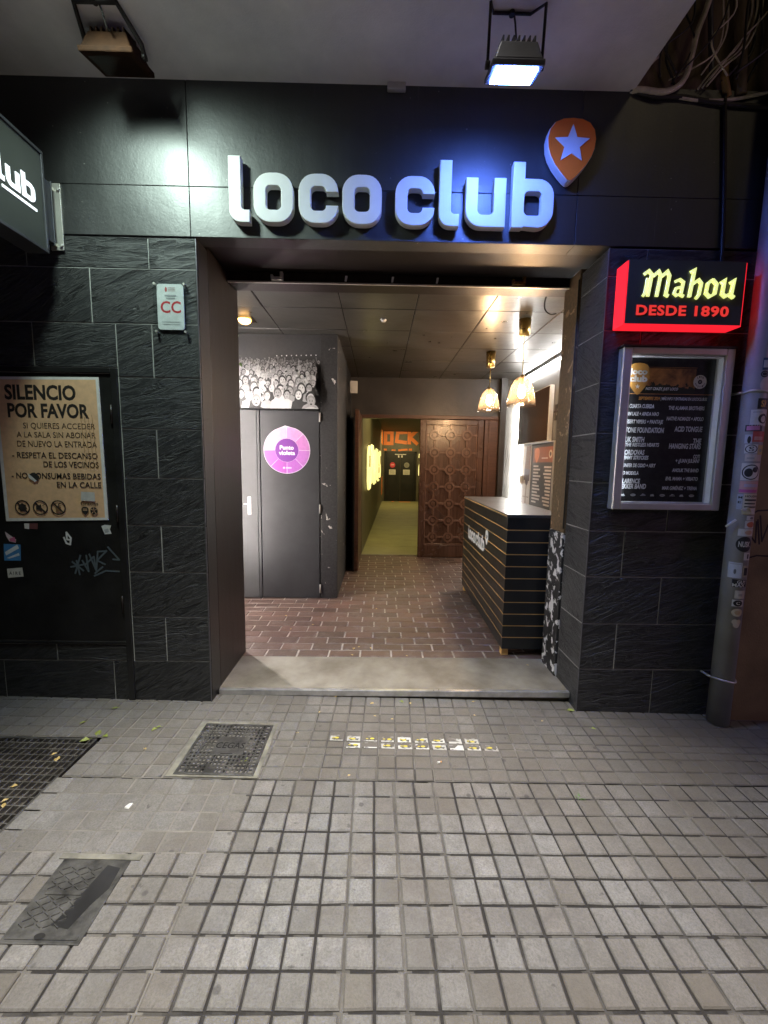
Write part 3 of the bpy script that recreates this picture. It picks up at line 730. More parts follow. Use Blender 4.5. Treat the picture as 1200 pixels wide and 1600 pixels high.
# carved sliding door in its wooden frame
FD = 3.86
c = L(); c.box((-0.335, 3.84, 2.115), (1.744, 3.93, 2.166)); c.box((-0.335, 3.86, FZ0), (-0.266, 3.93, 2.113)); c.box((1.545, 3.85, FZ0), (1.744, 3.93, 2.113)); c.box((1.60, 3.838, FZ0), (1.625, 3.849, 2.113)); c.ob('doorframe', 'woodh', BLD, bevel=0.006)
def carved_door():
    x0, x1, z0, z1 = 0.598, 1.535, FZ0 + 0.006, 2.110
    c = L(); c.box((x0, 3.885, z0), (x1, 3.912, z1))
    o = c.ob('carved_door', 'wood', BLD)
    c = L(); yf = 3.862
    c.box((x0, yf, z0), (x0 + 0.085, 3.8848, z1)); c.box((x1 - 0.085, yf, z0), (x1, 3.8848, z1))
    c.box((x0 + 0.086, yf, z1 - 0.075), (x1 - 0.086, 3.8848, z1)); c.box((x0 + 0.086, yf, z0), (x1 - 0.086, 3.8848, z0 + 0.19))
    c.ob('door_stile', 'wood', o, bevel=0.005)
    c = L(); fr = WALL(3.8849)
    cols = [0.816, 1.054, 1.292]; rows = [1.886 - 0.254 * i for i in range(7)]
    xa, xb, za, zb = x0 + 0.088, x1 - 0.088, z0 + 0.194, z1 - 0.078
    def bar(a, b, d): c.box((a[0], 3.8849 - d, a[1]), (b[0], 3.8849, b[1]))
    R1, R0 = 0.078, 0.050; hw = 0.016
    for x in cols:
        for z in rows:
            n = 24; A = disc(x, z, R1, n=n); B = disc(x, z, R0, n=n)
            for i in range(n):
                j = (i + 1) % n
                c.face([fr @ Vector((*A[i], 0.0)), fr @ Vector((*A[j], 0.0)), fr @ Vector((*A[j], 0.030)), fr @ Vector((*A[i], 0.030))])
                c.face([fr @ Vector((*B[i], 0.0)), fr @ Vector((*B[j], 0.0)), fr @ Vector((*B[j], 0.030)), fr @ Vector((*B[i], 0.030))])
                c.face([fr @ Vector((*A[i], 0.030)), fr @ Vector((*A[j], 0.030)), fr @ Vector((*B[j], 0.030)), fr @ Vector((*B[i], 0.030))])
            c.prism(disc(x, z, 0.034, n=18), fr, 0.0, 0.012)
        segs = [zb] + [v for z in rows for v in (z + R1, z - R1)] + [za]
        for a, b in zip(segs[0::2], segs[1::2]):
            if a - b > 0.004: bar((x - hw, b), (x + hw, a), 0.026)
    for z in rows:
        segs = [xa] + [v for x in cols for v in (x - R1, x + R1)] + [xb]
        for a, b in zip(segs[0::2], segs[1::2]):
            if b - a > 0.004: bar((a, z - hw), (b, z + hw), 0.026)
    bar((xa, za), (xa + 0.016, zb), 0.011); bar((xb - 0.016, za), (xb, zb), 0.011); bar((xa + 0.017, zb - 0.016), (xb - 0.017, zb), 0.011); bar((xa + 0.017, za), (xb - 0.017, za + 0.016), 0.011)
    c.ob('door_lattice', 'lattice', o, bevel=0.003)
carved_door()
c = L(); c.box((-0.312, 2.98, FZ0 + 0.008), (-0.262, 3.838, 2.125)); lf = c.ob('open_door_leaf', 'woodh', BLD, bevel=0.004)
c = L(); c.box((-0.330, 2.96, FZ0 + 0.006), (-0.313, 3.838, 2.128)); c.ob('door_back', 'black', lf)

# ---- corridor behind
def cx(y, x0): return x0 + 0.041 * (y - 3.94)
def corridor():
    a, b = -0.262, 1.095; y0, y1 = 4.005, 13.4
    c = L()
    n = 15
    for i in range(n):
        p, q = y0 + (y1 - y0) * i / n, y0 + (y1 - y0) * (i + 1) / n - 0.006
        c.hexa([(cx(p, a), p, 0.0), (cx(p, b), p, 0.0), (cx(q, b), q, 0.0), (cx(q, a), q, 0.0)], [(cx(p, a), p, FZ0 + 0.01), (cx(p, b), p, FZ0 + 0.01), (cx(q, b), q, FZ0 + 0.01), (cx(q, a), q, FZ0 + 0.01)])
    o = c.ob('corridor_floor', 'corrfloor', bevel=0.003); o['kind'] = 'structure'
    c = L(); c.hexa([(cx(y0, a) - .1, y0, 0), (cx(y0, a), y0, 0), (cx(y1, a), y1, 0), (cx(y1, a) - .1, y1, 0)], [(cx(y0, a) - .1, y0, 2.72), (cx(y0, a), y0, 2.72), (cx(y1, a), y1, 2.72), (cx(y1, a) - .1, y1, 2.72)])
    c.hexa([(cx(y0, b), y0, 0), (cx(y0, b) + .1, y0, 0), (cx(y1, b) + .1, y1, 0), (cx(y1, b), y1, 0)], [(cx(y0, b), y0, 2.72), (cx(y0, b) + .1, y0, 2.72), (cx(y1, b) + .1, y1, 2.72), (cx(y1, b), y1, 2.72)])
    c.box((-0.2, 13.402, 0), (1.8, 13.5, 2.72)); c.ob('corridor_wall', 'corrwall', BLD)
    c = L(); c.box((-0.4, 4.005, 2.66), (1.8, 13.4, 2.72)); c.ob('corridor_ceiling', 'corrceil', BLD)
    c = L(); c.box((-0.5, 3.95, FZ0 - 0.03), (1.3, 4.004, FZ0 + 0.012)); c.ob('corridor_sill', 'threshold', BLD, bevel=0.003)
    # orange painted word across the end wall and round onto the side wall
    c = L(); fr = WALL(13.40)
    def st(pts, wd=0.13):
        for i, (p, q) in enumerate(zip(pts, pts[1:])):
            d = (Vector(q) - Vector(p)).normalized(); nn = Vector((-d.y, d.x)) * wd / 2; e = d * wd * 0.5
            c.prism([tuple(Vector(p) - e + nn), tuple(Vector(p) - e - nn), tuple(Vector(q) + e - nn), tuple(Vector(q) + e + nn)], fr, 0.0, 0.004 + 0.0007 * i)
    st([(0.22, 2.22), (0.22, 2.62), (0.46, 2.62), (0.46, 2.22), (0.22, 2.22)]); st([(0.97, 2.64), (0.68, 2.62), (0.64, 2.30), (0.96, 2.26)]); st([(1.11, 2.66), (1.11, 2.26)]); st([(1.34, 2.66), (1.13, 2.46), (1.38, 2.24)])
    st([(0.20, 1.99), (0.24, 1.99)], 0.07); st([(0.48, 1.97), (0.58, 1.97)], 0.05); st([(0.74, 1.97), (1.02, 2.0)], 0.07); st([(1.14, 2.0), (1.18, 2.0)], 0.08)
    for p in ((8.9, 2.1), (8.9, 2.45), ):
        pass
    c.ob('painted_word', 'orangepaint', BLD)
    for (p, q, z0, z1) in ((12.0, 13.3, 2.15, 2.62), (12.4, 13.2, 0.35, 1.0)):
        c = L(); c.hexa([(cx(p, a) + .001, p, z0), (cx(p, a) + .006, p, z0), (cx(q, a) + .006, q, z0), (cx(q, a) + .001, q, z0)], [(cx(p, a) + .001, p, z1), (cx(p, a) + .006, p, z1), (cx(q, a) + .006, q, z1), (cx(q, a) + .001, q, z1)]); c.ob('painted_patch', 'orangepaint', BLD)
    c = L(); c.box((0.48, 13.1, FZ0 + 0.0105), (0.58, 13.38, FZ0 + 0.013)); c.ob('painted_patch', 'orangepaint', BLD)
    c = L(); c.box((0.76, 13.0, FZ0 + 0.0105), (1.18, 13.2, FZ0 + 0.013)); c.ob('painted_patch', 'orangepaint', BLD)
    # double swing door at the end
    for x0, x1 in ((0.27, 0.79), (0.80, 1.32)):
        c = L(); c.box((x0, 13.36, 0.06), (x1, 13.399, 1.87)); d = c.ob('swing_door', 'black', BLD, bevel=0.004)
    c = L(); c.box((0.20, 13.35, 0.06), (0.265, 13.40, 1.93)); c.box((1.325, 13.35, 0.06), (1.39, 13.40, 1.93)); c.box((0.2, 13.35, 1.875), (1.39, 13.40, 1.93)); c.ob('doorframe', 'black', BLD)
    c = L(); c.box((0.58, 13.33, 1.80), (1.0, 13.358, 1.83)); c.box((0.70, 13.325, 1.70), (0.75, 13.358, 1.785)); c.box((0.82, 13.325, 1.70), (0.87, 13.358, 1.785)); c.ob('door_closer', 'white', BLD)
corridor()
P_ = Print(WALL(13.358)); P_.sheet(disc(0.50, 1.42, 0.10), (0.75, 0.05, 0.08), 0.002); P_.rect(0.44, 1.41, 0.56, 1.44, (0.85, 0.5, 0.5))
tag(P_.ob('round_sticker'), 'round red sticker on the left leaf of the far double door', 'sticker')
P_ = Print(WALL(13.358)); P_.sheet(disc(1.03, 1.42, 0.10), (0.25, 0.24, 0.2), 0.002); P_.ring(1.03, 1.42, 0.08, 0.09, (0.4, 0.4, 0.35))
tag(P_.ob('round_sticker'), 'round grey sticker on the right leaf of the far double door', 'sticker')
for x, lab in ((0.37, 'white paper notice below the red round sticker on the far door'), (0.90, 'white paper notice below the grey round sticker on the far door')):
    P_ = Print(WALL(13.358)); P_.sheet([(x, 1.06), (x + 0.25, 1.06), (x + 0.25, 1.25), (x, 1.25)], (0.72, 0.70, 0.6), 0.002)
    for i in range(4): P_.rect(x + 0.04, 1.10 + i * 0.035, x + 0.21, 1.112 + i * 0.035, (0.3, 0.28, 0.22))
    tag(P_.ob('paper_notice'), lab, 'notice')
lamp('corridor_fill', 'AREA', (0.45, 5.2, 2.62), 24, (1.0, 0.82, 0.34), 0.5, (0.45, 5.2, 0), size_y=1.2)  # added fill light, no visible fitting, brightens the near corridor
lamp('corridor_fill', 'AREA', (0.75, 11.9, 2.62), 60, (1.0, 0.80, 0.36), 0.5, (0.75, 12.6, 0), size_y=1.2)  # second added fill, brightens the end wall and its orange word
# neon letters along both corridor walls
def neon(x0, side, lab, ys):
    t = thing('neon_sign', lab, 'neon sign', (cx(8, x0), 8, 1.3)); b = (cx(8, x0), 8, 1.3)
    random.seed(3)
    shapes = ['C', 'A', 'S', 'A', 'M', 'R', 'N']
    y = ys[0]; wd = 0.62
    bars = {'I': [[(0.5, 0), (0.5, 1)]], 'G': [[(1, .82), (.75, 1), (.25, 1), (0, .8), (0, .2), (.25, 0), (.8, 0), (1, .2), (1, .5), (.55, .5)]],
            'R': [[(0, 0), (0, 1), (.7, 1), (1, .8), (.7, .52), (0, .5)], [(.5, .5), (1, 0)]], 'A': [[(0, 0), (.35, 1), (.65, 1), (1, 0)], [(.15, .35), (.85, .35)]],
            'V': [[(0, 1), (.45, 0), (.55, 0), (1, 1)]], 'E': [[(1, 1), (0, 1), (0, 0), (1, 0)], [(0, .5), (.8, .5)]], 'N': [[(0, 0), (0, 1), (1, 0), (1, 1)]], 'S': [[(1, .85), (.7, 1), (.3, 1), (0, .8), (.2, .55), (.8, .45), (1, .2), (.7, 0), (.3, 0), (0, .15)]]}
    for i, ch in enumerate('GRAVES'):
        if y + wd > ys[1]: break
        c = L(b); off = 0.12 if i % 2 else 0.0
        for pl in bars[ch]:
            for inner in (0.0,):
                pts = []
                for (u, v) in pl:
                    yy = y + inner + u * (wd - 2 * inner); pts.append((cx(yy, x0) + side * 0.05, yy, 1.02 + off * 0.5 + inner + v * (0.72 - 2 * inner)))
                c.tube(pts, 0.020, 6)
        c.ob('neon_letter', 'neon', t); y += wd + 0.30
    for yy in (ys[0] + 0.2, (ys[0] + ys[1]) / 2, ys[1] - 0.4):
        c = L(b); c.tube([(cx(yy, x0) + side * 0.002, yy, 1.35), (cx(yy, x0) + side * 0.05, yy, 1.35)], 0.008, 6); c.ob('mounting_peg', 'darkmetal', t)
neon(-0.262, 1, 'glowing pale yellow neon lettering along the left corridor wall', (4.6, 13.0))
neon(1.095, -1, 'glowing pale yellow neon lettering on the right corridor wall beside the carved door', (7.0, 13.0))

# ---- service door in the left cladding
sd = L(); sd.box((-2.56, 0.004, 0.395), (-1.468, 0.03, 1.915)); SD = sd.ob('service_door', 'black', BLD, bevel=0.004)
c = L(); c.box((-1.466, -0.008, 0.0), (-1.430, 0.05, 1.945)); c.box((-2.6, -0.008, 1.918), (-1.4665, 0.05, 1.945)); c.box((-2.6, -0.004, 0.378), (-1.4665, 0.05, 0.394)); c.ob('frame', 'black', SD, bevel=0.003)
for z in (0.62, 1.15, 1.70): c = L(); c.tube([(-1.474, -0.002, z - 0.05), (-1.474, -0.002, z + 0.05)], 0.007, 8); c.ob('hinge', 'steel', SD)

# ================================================================== SIGNS ON THE FACADE
def glyph(ch):
    t = 0.062; H = 0.234; A = 0.312; r = 0.082; ri = 0.024
    if ch == 'o':
        w_ = 0.202
        return w_, [rr(0, 0, w_, H, r), rr(t, t * .95, w_ - t, H - t * .95, ri)[::-1]]
    if ch == 'c':
        w_ = 0.202; g0, g1 = 0.085, 0.149
        out = [(w_, g0)] + arc(w_ - r, r, r, 0, -90)[1:] + arc(r, r, r, 270, 180) + arc(r, H - r, r, 180, 90) + arc(w_ - r, H - r, r, 90, 0)
        out += [(w_, g1), (w_ - t, g1)] + arc(w_ - t - ri, H - t * .95 - ri, ri, 0, 90) + arc(t + ri, H - t * .95 - ri, ri, 90, 180) + arc(t + ri, t * .95 + ri, ri, 180, 270) + arc(w_ - t - ri, t * .95 + ri, ri, 270, 360) + [(w_ - t, g0)]
        return w_, [out]
    if ch == 'l':
        w_ = 0.104; r2 = 0.058
        return w_, [[(0, A), (0, r2)] + arc(r2, r2, r2, 180, 270)[1:] + [(w_, 0), (w_, 0.060)] + [(t + 0.018, 0.060)] + arc(t + 0.018, 0.078, 0.018, 270, 180)[1:] + [(t, A)]]
    if ch == 'u':
        w_ = 0.206
        return w_, [[(0, H), (0, r)] + arc(r, r, r, 180, 270)[1:] + [(w_ - t - 0.004, 0.0)] + arc(w_ - t - 0.004, 0.010, 0.010, 270, 300)[1:] + [(w_ - t + 0.004, 0.0), (w_, 0.0), (w_, H), (w_ - t, H)] + [(w_ - t, t * .95 + ri)] + arc(w_ - t - ri, t * .95 + ri, ri, 0, -90)[1:] + arc(t + ri, t * .95 + ri, ri, 270, 180) + [(t, H)]]
    if ch == 'b':
        w_ = 0.214
        return w_, [[(0, A), (0, 0.0), (t - 0.006, 0.0)] + [(t + 0.002, 0.006)] + arc(w_ - r, r, r, 270, 360) + arc(w_ - r, H - r, r, 0, 90) + [(t, H), (t, A)], rr(t, t * .95, w_ - t, H - t * .95, ri)[::-1]]
WORD = [('l', -0.784), ('o', -0.659), ('c', -0.430), ('o', -0.207), ('c', 0.064), ('l', 0.289), ('u', 0.425), ('b', 0.664)]
def logo_mesh(lb, fr, sx, z0, x0, scale, depth, mat=0, xs=1.0):
    for ch, x in WORD:
        w_, paths = glyph(ch)
        pp = [[((x + 0.784) * scale * xs + px * scale * xs, py * scale) for px, py in p] for p in paths]
        me = curve_shape(pp, depth, 0)
        lb.mesh(me, fr @ Matrix.Translation((x0, z0, sx)), mat)
SG = thing('channel_letter_sign', 'large white rounded letters spelling the club name across the black fascia', 'sign', (0.05, 0, 2.674))
for ch, x in WORD:
    w_, paths = glyph(ch)
    me = curve_shape(paths, 0.043, 0.003)
    lb = L((0.05, 0, 2.674)); lb.mesh(me, WALL(-0.012) @ Matrix.Translation((x, 2.674 if ch != 'l' or x > 0 else 2.671, 0)))
    o = lb.ob('letter', 'letterwhite', SG)
    for q in (x + 0.03, x + w_ - 0.03): lb = L((0.05, 0, 2.674)); lb.tube([(q, -0.0045, 2.70), (q, -0.0118, 2.70)], 0.005, 6); lb.ob('stud', 'darkmetal', o)
PK = thing('pick_emblem', 'orange guitar pick shaped emblem with a white star above the last letter', 'emblem', (0.949, 0, 3.04))
me = curve_shape([pick_outline(0.949, 3.042, 0.246, 0.292)], 0.05, 0.003)
lb = L((0.949, 0, 3.04)); lb.mesh(me, WALL(-0.012)); lb.ob('pick_body', 'letterwhite', PK)
me = curve_shape([pick_outline(0.949, 3.042, 0.240, 0.286)], 0.004, 0.0)
lb = L((0.949, 0, 3.04)); lb.mesh(me, WALL(-0.0625)); lb.ob('pick_face', 'orange', PK)
me = curve_shape([star(0.949, 3.062, 0.092, 0.44)], 0.004, 0.0)
lb = L((0.949, 0, 3.04)); lb.mesh(me, WALL(-0.0670)); lb.ob('star', 'letterwhite', PK)

# ---- projecting sign on the left
PX = -1.66
pb = (PX, -0.12, 2.70)
PS = thing('projecting_sign', 'dark projecting box sign with lit white lettering, fixed to the wall at the left edge', 'sign', pb)
c = L(pb); c.box((PX - 0.10, -0.83, 2.482), (PX - 0.003, -0.135, 2.915)); c.ob('sign_box', 'signface', PS, bevel=0.003)
c = L(pb)
for lo, hi in (((PX - 0.104, -0.845, 2.466), (PX + 0.004, -0.122, 2.481)), ((PX - 0.104, -0.845, 2.916), (PX + 0.004, -0.122, 2.931)), ((PX - 0.104, -0.134, 2.4815), (PX + 0.004, -0.122, 2.9155)), ((PX - 0.104, -0.845, 2.4815), (PX + 0.004, -0.832, 2.9155))): c.box(lo, hi)
c.ob('sign_frame', 'greymetal', PS, bevel=0.002)
c = L(pb); logo_mesh(c, EAST(PX - 0.0028), 0.0, 2.658, -0.180 - 0.575, 0.344, 0.003)
c.box((PX - 0.0028, -0.365, 2.629), (PX + 0.0005, -0.178, 2.640))
c.ob('lit_lettering', 'signwhite', PS)
Pq = Print(EAST(PX - 0.0028), pb); Pq.text('DE', -0.425, -0.380, 2.628, 0.020, (0.55, 0.6, 0.62), 0.02); Pq.ob('small_lettering', 'gloss', PS)
c = L(pb); c.box((PX - 0.06, -0.1215, 2.548), (PX - 0.022, -0.052, 2.835)); c.box((PX - 0.062, -0.0518, 2.54), (PX - 0.018, -0.046, 2.845)); c.ob('support_panel', 'greymetal', PS, bevel=0.002)
c = L(pb); c.box((PX - 0.05, -0.0455, 2.55), (PX - 0.035, -0.005, 2.565)); c.box((PX - 0.05, -0.0455, 2.82), (PX - 0.035, -0.005, 2.835)); c.box((PX - 0.07, -0.012, 2.535), (PX - 0.004, -0.0045, 2.86))
for z in (2.556, 2.828): c.tube([(PX - 0.012, -0.0125, z), (PX - 0.012, -0.022, z)], 0.009, 6)
c.ob('wall_bracket', 'alu', PS, bevel=0.0015)

# ---- lit beer sign on the right pier
bx = (1.55, 0, 2.335)
BS = thing('illuminated_sign', 'black illuminated beer sign with lime and red lettering and glowing red edges', 'sign', bx)
X0, X1, Z0, Z1, YF = 1.262, 1.853, 2.196, 2.496, -0.120
c = L(bx); c.box((X0, YF + 0.012, Z0), (X1, -0.003, Z1)); c.ob('sign_box', 'black', BS)
c = L(bx); c.box((X0 - 0.012, YF + 0.002, Z0 - 0.012), (X0 - 0.0005, -0.02, Z1)); c.box((X0, YF + 0.002, Z0 - 0.012), (X1 + 0.011, -0.02, Z0 - 0.0005)); c.box((X1 + 0.0005, YF + 0.002, Z0 - 0.0002), (X1 + 0.011, -0.02, Z1)); c.ob('red_edge', 'rededge', BS)
c = L(bx); c.box((X0 - 0.006, YF, Z0 - 0.006), (X1 + 0.006, YF + 0.0115, Z1 + 0.004)); c.ob('sign_panel', 'signface', BS)
def strokes(c, fr, pls, wd, d0, d1):
    k = 0
    for pl in pls:
        w1 = wd
        if isinstance(pl, tuple): w1, pl = pl
        n = len(pl); lef, rig = [], []
        for i in range(n):
            p = Vector(pl[i]); a = Vector(pl[max(i - 1, 0)]); b = Vector(pl[min(i + 1, n - 1)])
            if i in (0, n - 1): d = (b - a).normalized(); nn = Vector((-d.y, d.x)); s = 1
            else:
                d1_ = (p - a).normalized(); d2_ = (b - p).normalized(); d = (d1_ + d2_).normalized(); nn = Vector((-d.y, d.x)); s = 1 / max(0.5, nn.dot(Vector((-d1_.y, d1_.x))))
            lef.append(tuple(p + nn * w1 / 2 * s)); rig.append(tuple(p - nn * w1 / 2 * s))
        for i in range(n - 1):
            c.prism([lef[i], rig[i], rig[i + 1], lef[i + 1]], fr, d0, d1 + 0.00025 * k); k += 1
def mahou(c, fr, x0, z0, h, wtot, d0, d1):
    S = h; sh = 0.10
    G = []
    def add(pl, ox, wd): G.append((wd, [(ox + x + y * sh, y) for x, y in pl]))
    # capital in blackletter form, then a h o u
    add([(-0.10, 0.86), (0.06, 1.0), (0.20, 0.86), (0.19, 0.0)], 0.0, 0.20); add([(0.06, 0.72), (0.06, 0.14), (0.0, 0.0)], 0.0, 0.16)
    add([(0.27, 0.80), (0.44, 0.99), (0.54, 0.84), (0.53, 0.0)], 0.0, 0.19); add([(0.60, 0.80), (0.77, 0.99), (0.88, 0.82), (0.87, 0.08), (0.98, 0.02)], 0.0, 0.19)
    o = 1.12
    add([(0.02, 0.60), (0.18, 0.68), (0.34, 0.58), (0.33, 0.08), (0.45, 0.02)], o, 0.16); add([(0.33, 0.40), (0.10, 0.34), (0.06, 0.14), (0.17, 0.05), (0.33, 0.16)], o, 0.14)
    o = 1.66
    add([(0.0, 0.98), (0.13, 1.06), (0.13, 0.0)], o, 0.18); add([(0.18, 0.52), (0.36, 0.68), (0.49, 0.54), (0.48, 0.10), (0.40, -0.06)], o, 0.16)
    o = 2.34
    add([(0.22, 0.70), (0.06, 0.54), (0.06, 0.16), (0.22, 0.02), (0.40, 0.14), (0.40, 0.52), (0.20, 0.70)], o, 0.16)
    o = 2.94
    add([(-0.04, 0.58), (0.08, 0.68), (0.09, 0.14), (0.22, 0.04), (0.40, 0.16)], o, 0.17); add([(0.32, 0.58), (0.44, 0.68), (0.43, 0.08), (0.56, 0.0)], o, 0.17)
    k = wtot / 3.62
    pls = [(wd * S * 0.62 if True else 0, [(x0 + 0.03 + x * k, z0 + y * S * 0.93) for x, y in pl]) for wd, pl in G]
    strokes(c, fr, pls, 0.02, d0, d1)
c = L(bx); mahou(c, WALL(YF - 0.0006), 1.306, 2.322, 0.132, 0.482, 0.0, 0.006); c.ob('brand_lettering', 'signlime', BS)
def text3d(c, fr, body, x0, x1, z0, h, d, bold=0.0, spacing=1.0):
    me, a, b, c0, d0 = text_mesh(body, bold, 0.0, spacing)
    sx = (x1 - x0) / (b - a); sy = h / 0.70
    c.mesh(me, fr @ Matrix.Translation((x0, z0, d)) @ Matrix.Diagonal((sx, sy, 1, 1)) @ Matrix.Translation((-a, 0, 0)))
for wd_, xa_, xb_ in (('DESDE', 1.309, 1.568), ('1890', 1.612, 1.790)):
    c = L(bx); text3d(c, WALL(YF), wd_, xa_, xb_, 2.233, 0.047, 0.003, 0.035, 1.1); c.ob('small_lettering', 'signred', BS)

# ---- display case with the gig poster
cb = (1.60, 0, 1.655)
DC = thing('display_case', 'pale aluminium display case with a glass front on the right pier', 'display case', cb)
cx0, cx1, cz0, cz1 = 1.302, 1.905, 1.218, 2.092
c = L(cb); fw = 0.045
c.box((cx0, -0.058, cz0), (cx0 + fw, -0.003, cz1)); c.box((cx1 - fw, -0.058, cz0), (cx1, -0.003, cz1)); c.box((cx0 + fw + 0.0005, -0.058, cz0), (cx1 - fw - 0.0005, -0.003, cz0 + fw * 0.8)); c.box((cx0 + fw + 0.0005, -0.058, cz1 - fw * 0.8), (cx1 - fw - 0.0005, -0.003, cz1)); c.ob('case_frame', 'alu', DC, bevel=0.004)
c = L(cb); c.box((cx0 + fw + 0.001, -0.008, cz0 + 0.037), (cx1 - fw - 0.001, -0.003, cz1 - 0.037)); c.ob('case_back', 'white', DC)
c = L(cb); q0, q1, r0, r1 = cx0 + fw + .0006, cx1 - fw - .0006, cz0 + .0366, cz1 - .0366
c.box((q0, -.0465, r0), (q0 + .006, -.0085, r1)); c.box((q1 - .006, -.0465, r0), (q1, -.0085, r1)); c.box((q0 + .0062, -.0465, r0), (q1 - .0062, -.0085, r0 + .005)); c.box((q0 + .0062, -.0465, r1 - .005), (q1 - .0062, -.0085, r1)); c.ob('case_liner', 'white', DC)
c = L(cb); c.tube([(q0 + .0095, -.030, r0 + .03), (q0 + .0095, -.030, r1 - .03)], .003, 6); c.ob('case_light', 'caselight', DC)
c = L(cb); c.box((cx0 + fw + 0.001, -0.050, cz0 + 0.037), (cx1 - fw - 0.001, -0.047, cz1 - 0.037)); c.ob('glass_pane', 'pane', DC)
c = L(cb); c.box((cx0 - 0.010, -0.063, cz1 + 0.001), (cx1 + 0.004, -0.003, cz1 + 0.010)); c.ob('case_cap', 'darkmetal', DC)
px0, px1, pz0, pz1 = 1.352, 1.842, 1.262, 2.048
Pp = Print(WALL(-0.0085), cb); W_ = (0.80, 0.80, 0.80); OR = (0.60, 0.22, 0.04)
Pp.sheet([(px0, pz0), (px1, pz0), (px1, pz1), (px0, pz1)], (0.012, 0.012, 0.013), 0.001)
kx = (px1 - px0) / 815.0; kz = (pz1 - pz0) / 1325.0
def zx(px, y): # position on the printed sheet from its own layout grid
    return px0 + px * kx, pz1 - (y - 175) * kz
def row(body, x, y, wd, h, right=False, bold=0.03, shear=0.12, col=W_):
    X_, Z_ = zx(x, y); w2 = wd * kx; h2 = h * kz
    if right: Pp.text(body, X_ - w2, X_, Z_ - h2 / 2, h2, col, bold, shear)
    else: Pp.text(body, X_, X_ + w2, Z_ - h2 / 2, h2, col, bold, shear)
for body, y, wd, h in (('LA CUARTA CUERDA', 610, 270, 34), ('IVAN LALE + AINDA NAO', 680, 320, 32), ('DESERT VIPERS + PANTAJE', 752, 365, 33), ('STONE FOUNDATION', 830, 380, 46), ('TUK SMITH', 918, 205, 46), ('& THE RESTLESS HEARTS', 966, 345, 32), ('CORDOVAS', 1038, 215, 44), ('+ JIMMY STRYCKES', 1087, 255, 34), ('KONFER DE ODIO + AIRY', 1160, 330, 33), ('JED MODELA', 1232, 175, 32), ('CLARENCE', 1308, 195, 42), ('BEKKER BAND', 1358, 255, 44)):
    row(body, 8 + (y - 610) * 0.0, y, wd, h)
for body, y, wd, h in (('THE ALAMAR BROTHERS', 622, 335, 33), ('NATIVE NOMADS + APOLO', 720, 345, 33), ('ACID TONGUE', 815, 262, 46), ('THE', 924, 78, 44), ('HANGING STARS', 974, 300, 46), ('COTI', 1070, 62, 34), ('+ ¿JUAN JULIAN?', 1110, 225, 34), ('ANOUK THE BAND', 1200, 250, 32), ('EVIL MAMA + VIRIATO', 1280, 305, 32), ('MAR GIMÉNEZ + TRENA', 1370, 330, 32)):
    row(body, 745, y, wd, h, True)
a_ = zx(165, 450); b_ = zx(600, 262); 
Pp.rect(*zx(0, 502), *zx(815, 497), (0.55, 0.24, 0.08)); Pp.rect(*zx(190, 262), *zx(640, 257), (0.35, 0.16, 0.06))
row('NOT CRAZY, JUST LOCO', 178, 452, 300, 24, bold=0.03, shear=0.25)
row('SEPTIEMBRE 2024', 122, 540, 195, 28, col=(0.62, 0.26, 0.05)); row('| MÁS INFO Y ENTRADAS EN LOCOCLUB.ES', 326, 540, 430, 26)
GX_, GZ_ = zx(104, 365)
Pp.poly(pick_outline(GX_, GZ_, 0.128, 0.170), (0.55, 0.27, 0.055)); Pp.text('loco', GX_ - 0.047, GX_ + 0.047, GZ_ + 0.024, 0.030, (0.8, 0.78, 0.72), 0.05); Pp.text('club', GX_ - 0.050, GX_ + 0.050, GZ_ - 0.014, 0.030, (0.8, 0.78, 0.72), 0.05); Pp.poly(star(GX_ - 0.002, GZ_ - 0.042, 0.014), (0.8, 0.78, 0.72))
DX, DZ = zx(672, 385)
Pp.poly(disc(DX, DZ, 0.037), (0.80, 0.78, 0.70)); Pp.poly(disc(DX, DZ, 0.012), (0.02, 0.02, 0.02)); Pp.ring(DX, DZ, 0.003, 0.0045, (0.7, 0.7, 0.65))
for i, chh in enumerate('LIVE'):
    an = rad(128 - i * 25); Pp.text(chh, DX + 0.023 * math.cos(an) - 0.003, DX + 0.023 * math.cos(an) + 0.0035, DZ + 0.023 * math.sin(an), 0.009, (0.02, 0.02, 0.02), 0.04)
for i, chh in enumerate('ENJOYING'):
    an = rad(205 + i * 19); Pp.text(chh, DX + 0.027 * math.cos(an) - 0.003, DX + 0.027 * math.cos(an) + 0.003, DZ + 0.027 * math.sin(an) - 0.003, 0.008, (0.02, 0.02, 0.02), 0.03)
for i in range(8):
    lx, lz = zx(22 + 92 * i, 1440); q = random.random()
    if i % 3 == 0: Pp.poly([(lx, lz - .006), (lx + .024, lz - .006), (lx + .018, lz + .006), (lx + .004, lz + .004)], (0.6, 0.6, 0.6))
    elif i % 3 == 1: Pp.poly(disc(lx + .014, lz, .015, .007), (0.6, 0.6, 0.6)); Pp.rect(lx + .004, lz - .001, lx + .024, lz + .0015, (0.02, 0.02, 0.02))
    else: Pp.rect(lx, lz - .004, lx + .03, lz - .001, (0.6, 0.6, 0.6)); Pp.poly([(lx + .005, lz + .001), (lx + .03, lz + .003), (lx + .012, lz + .008)], (0.6, 0.6, 0.6))
GP = tag(Pp.ob('gig_poster', 'gloss'), 'black gig poster listing bands in white, inside the glass display case', 'poster'); GP.location = cb
c = L(cb); c.face([WALL(-0.0085) @ Vector((*p, 0.00125)) for p in (zx(165, 492), zx(640, 492), zx(640, 266), zx(165, 266))])
# the printed picture band belongs under the lettering of the sheet
c.ob('printed_picture', 'photo', GP).matrix_parent_inverse = Matrix()

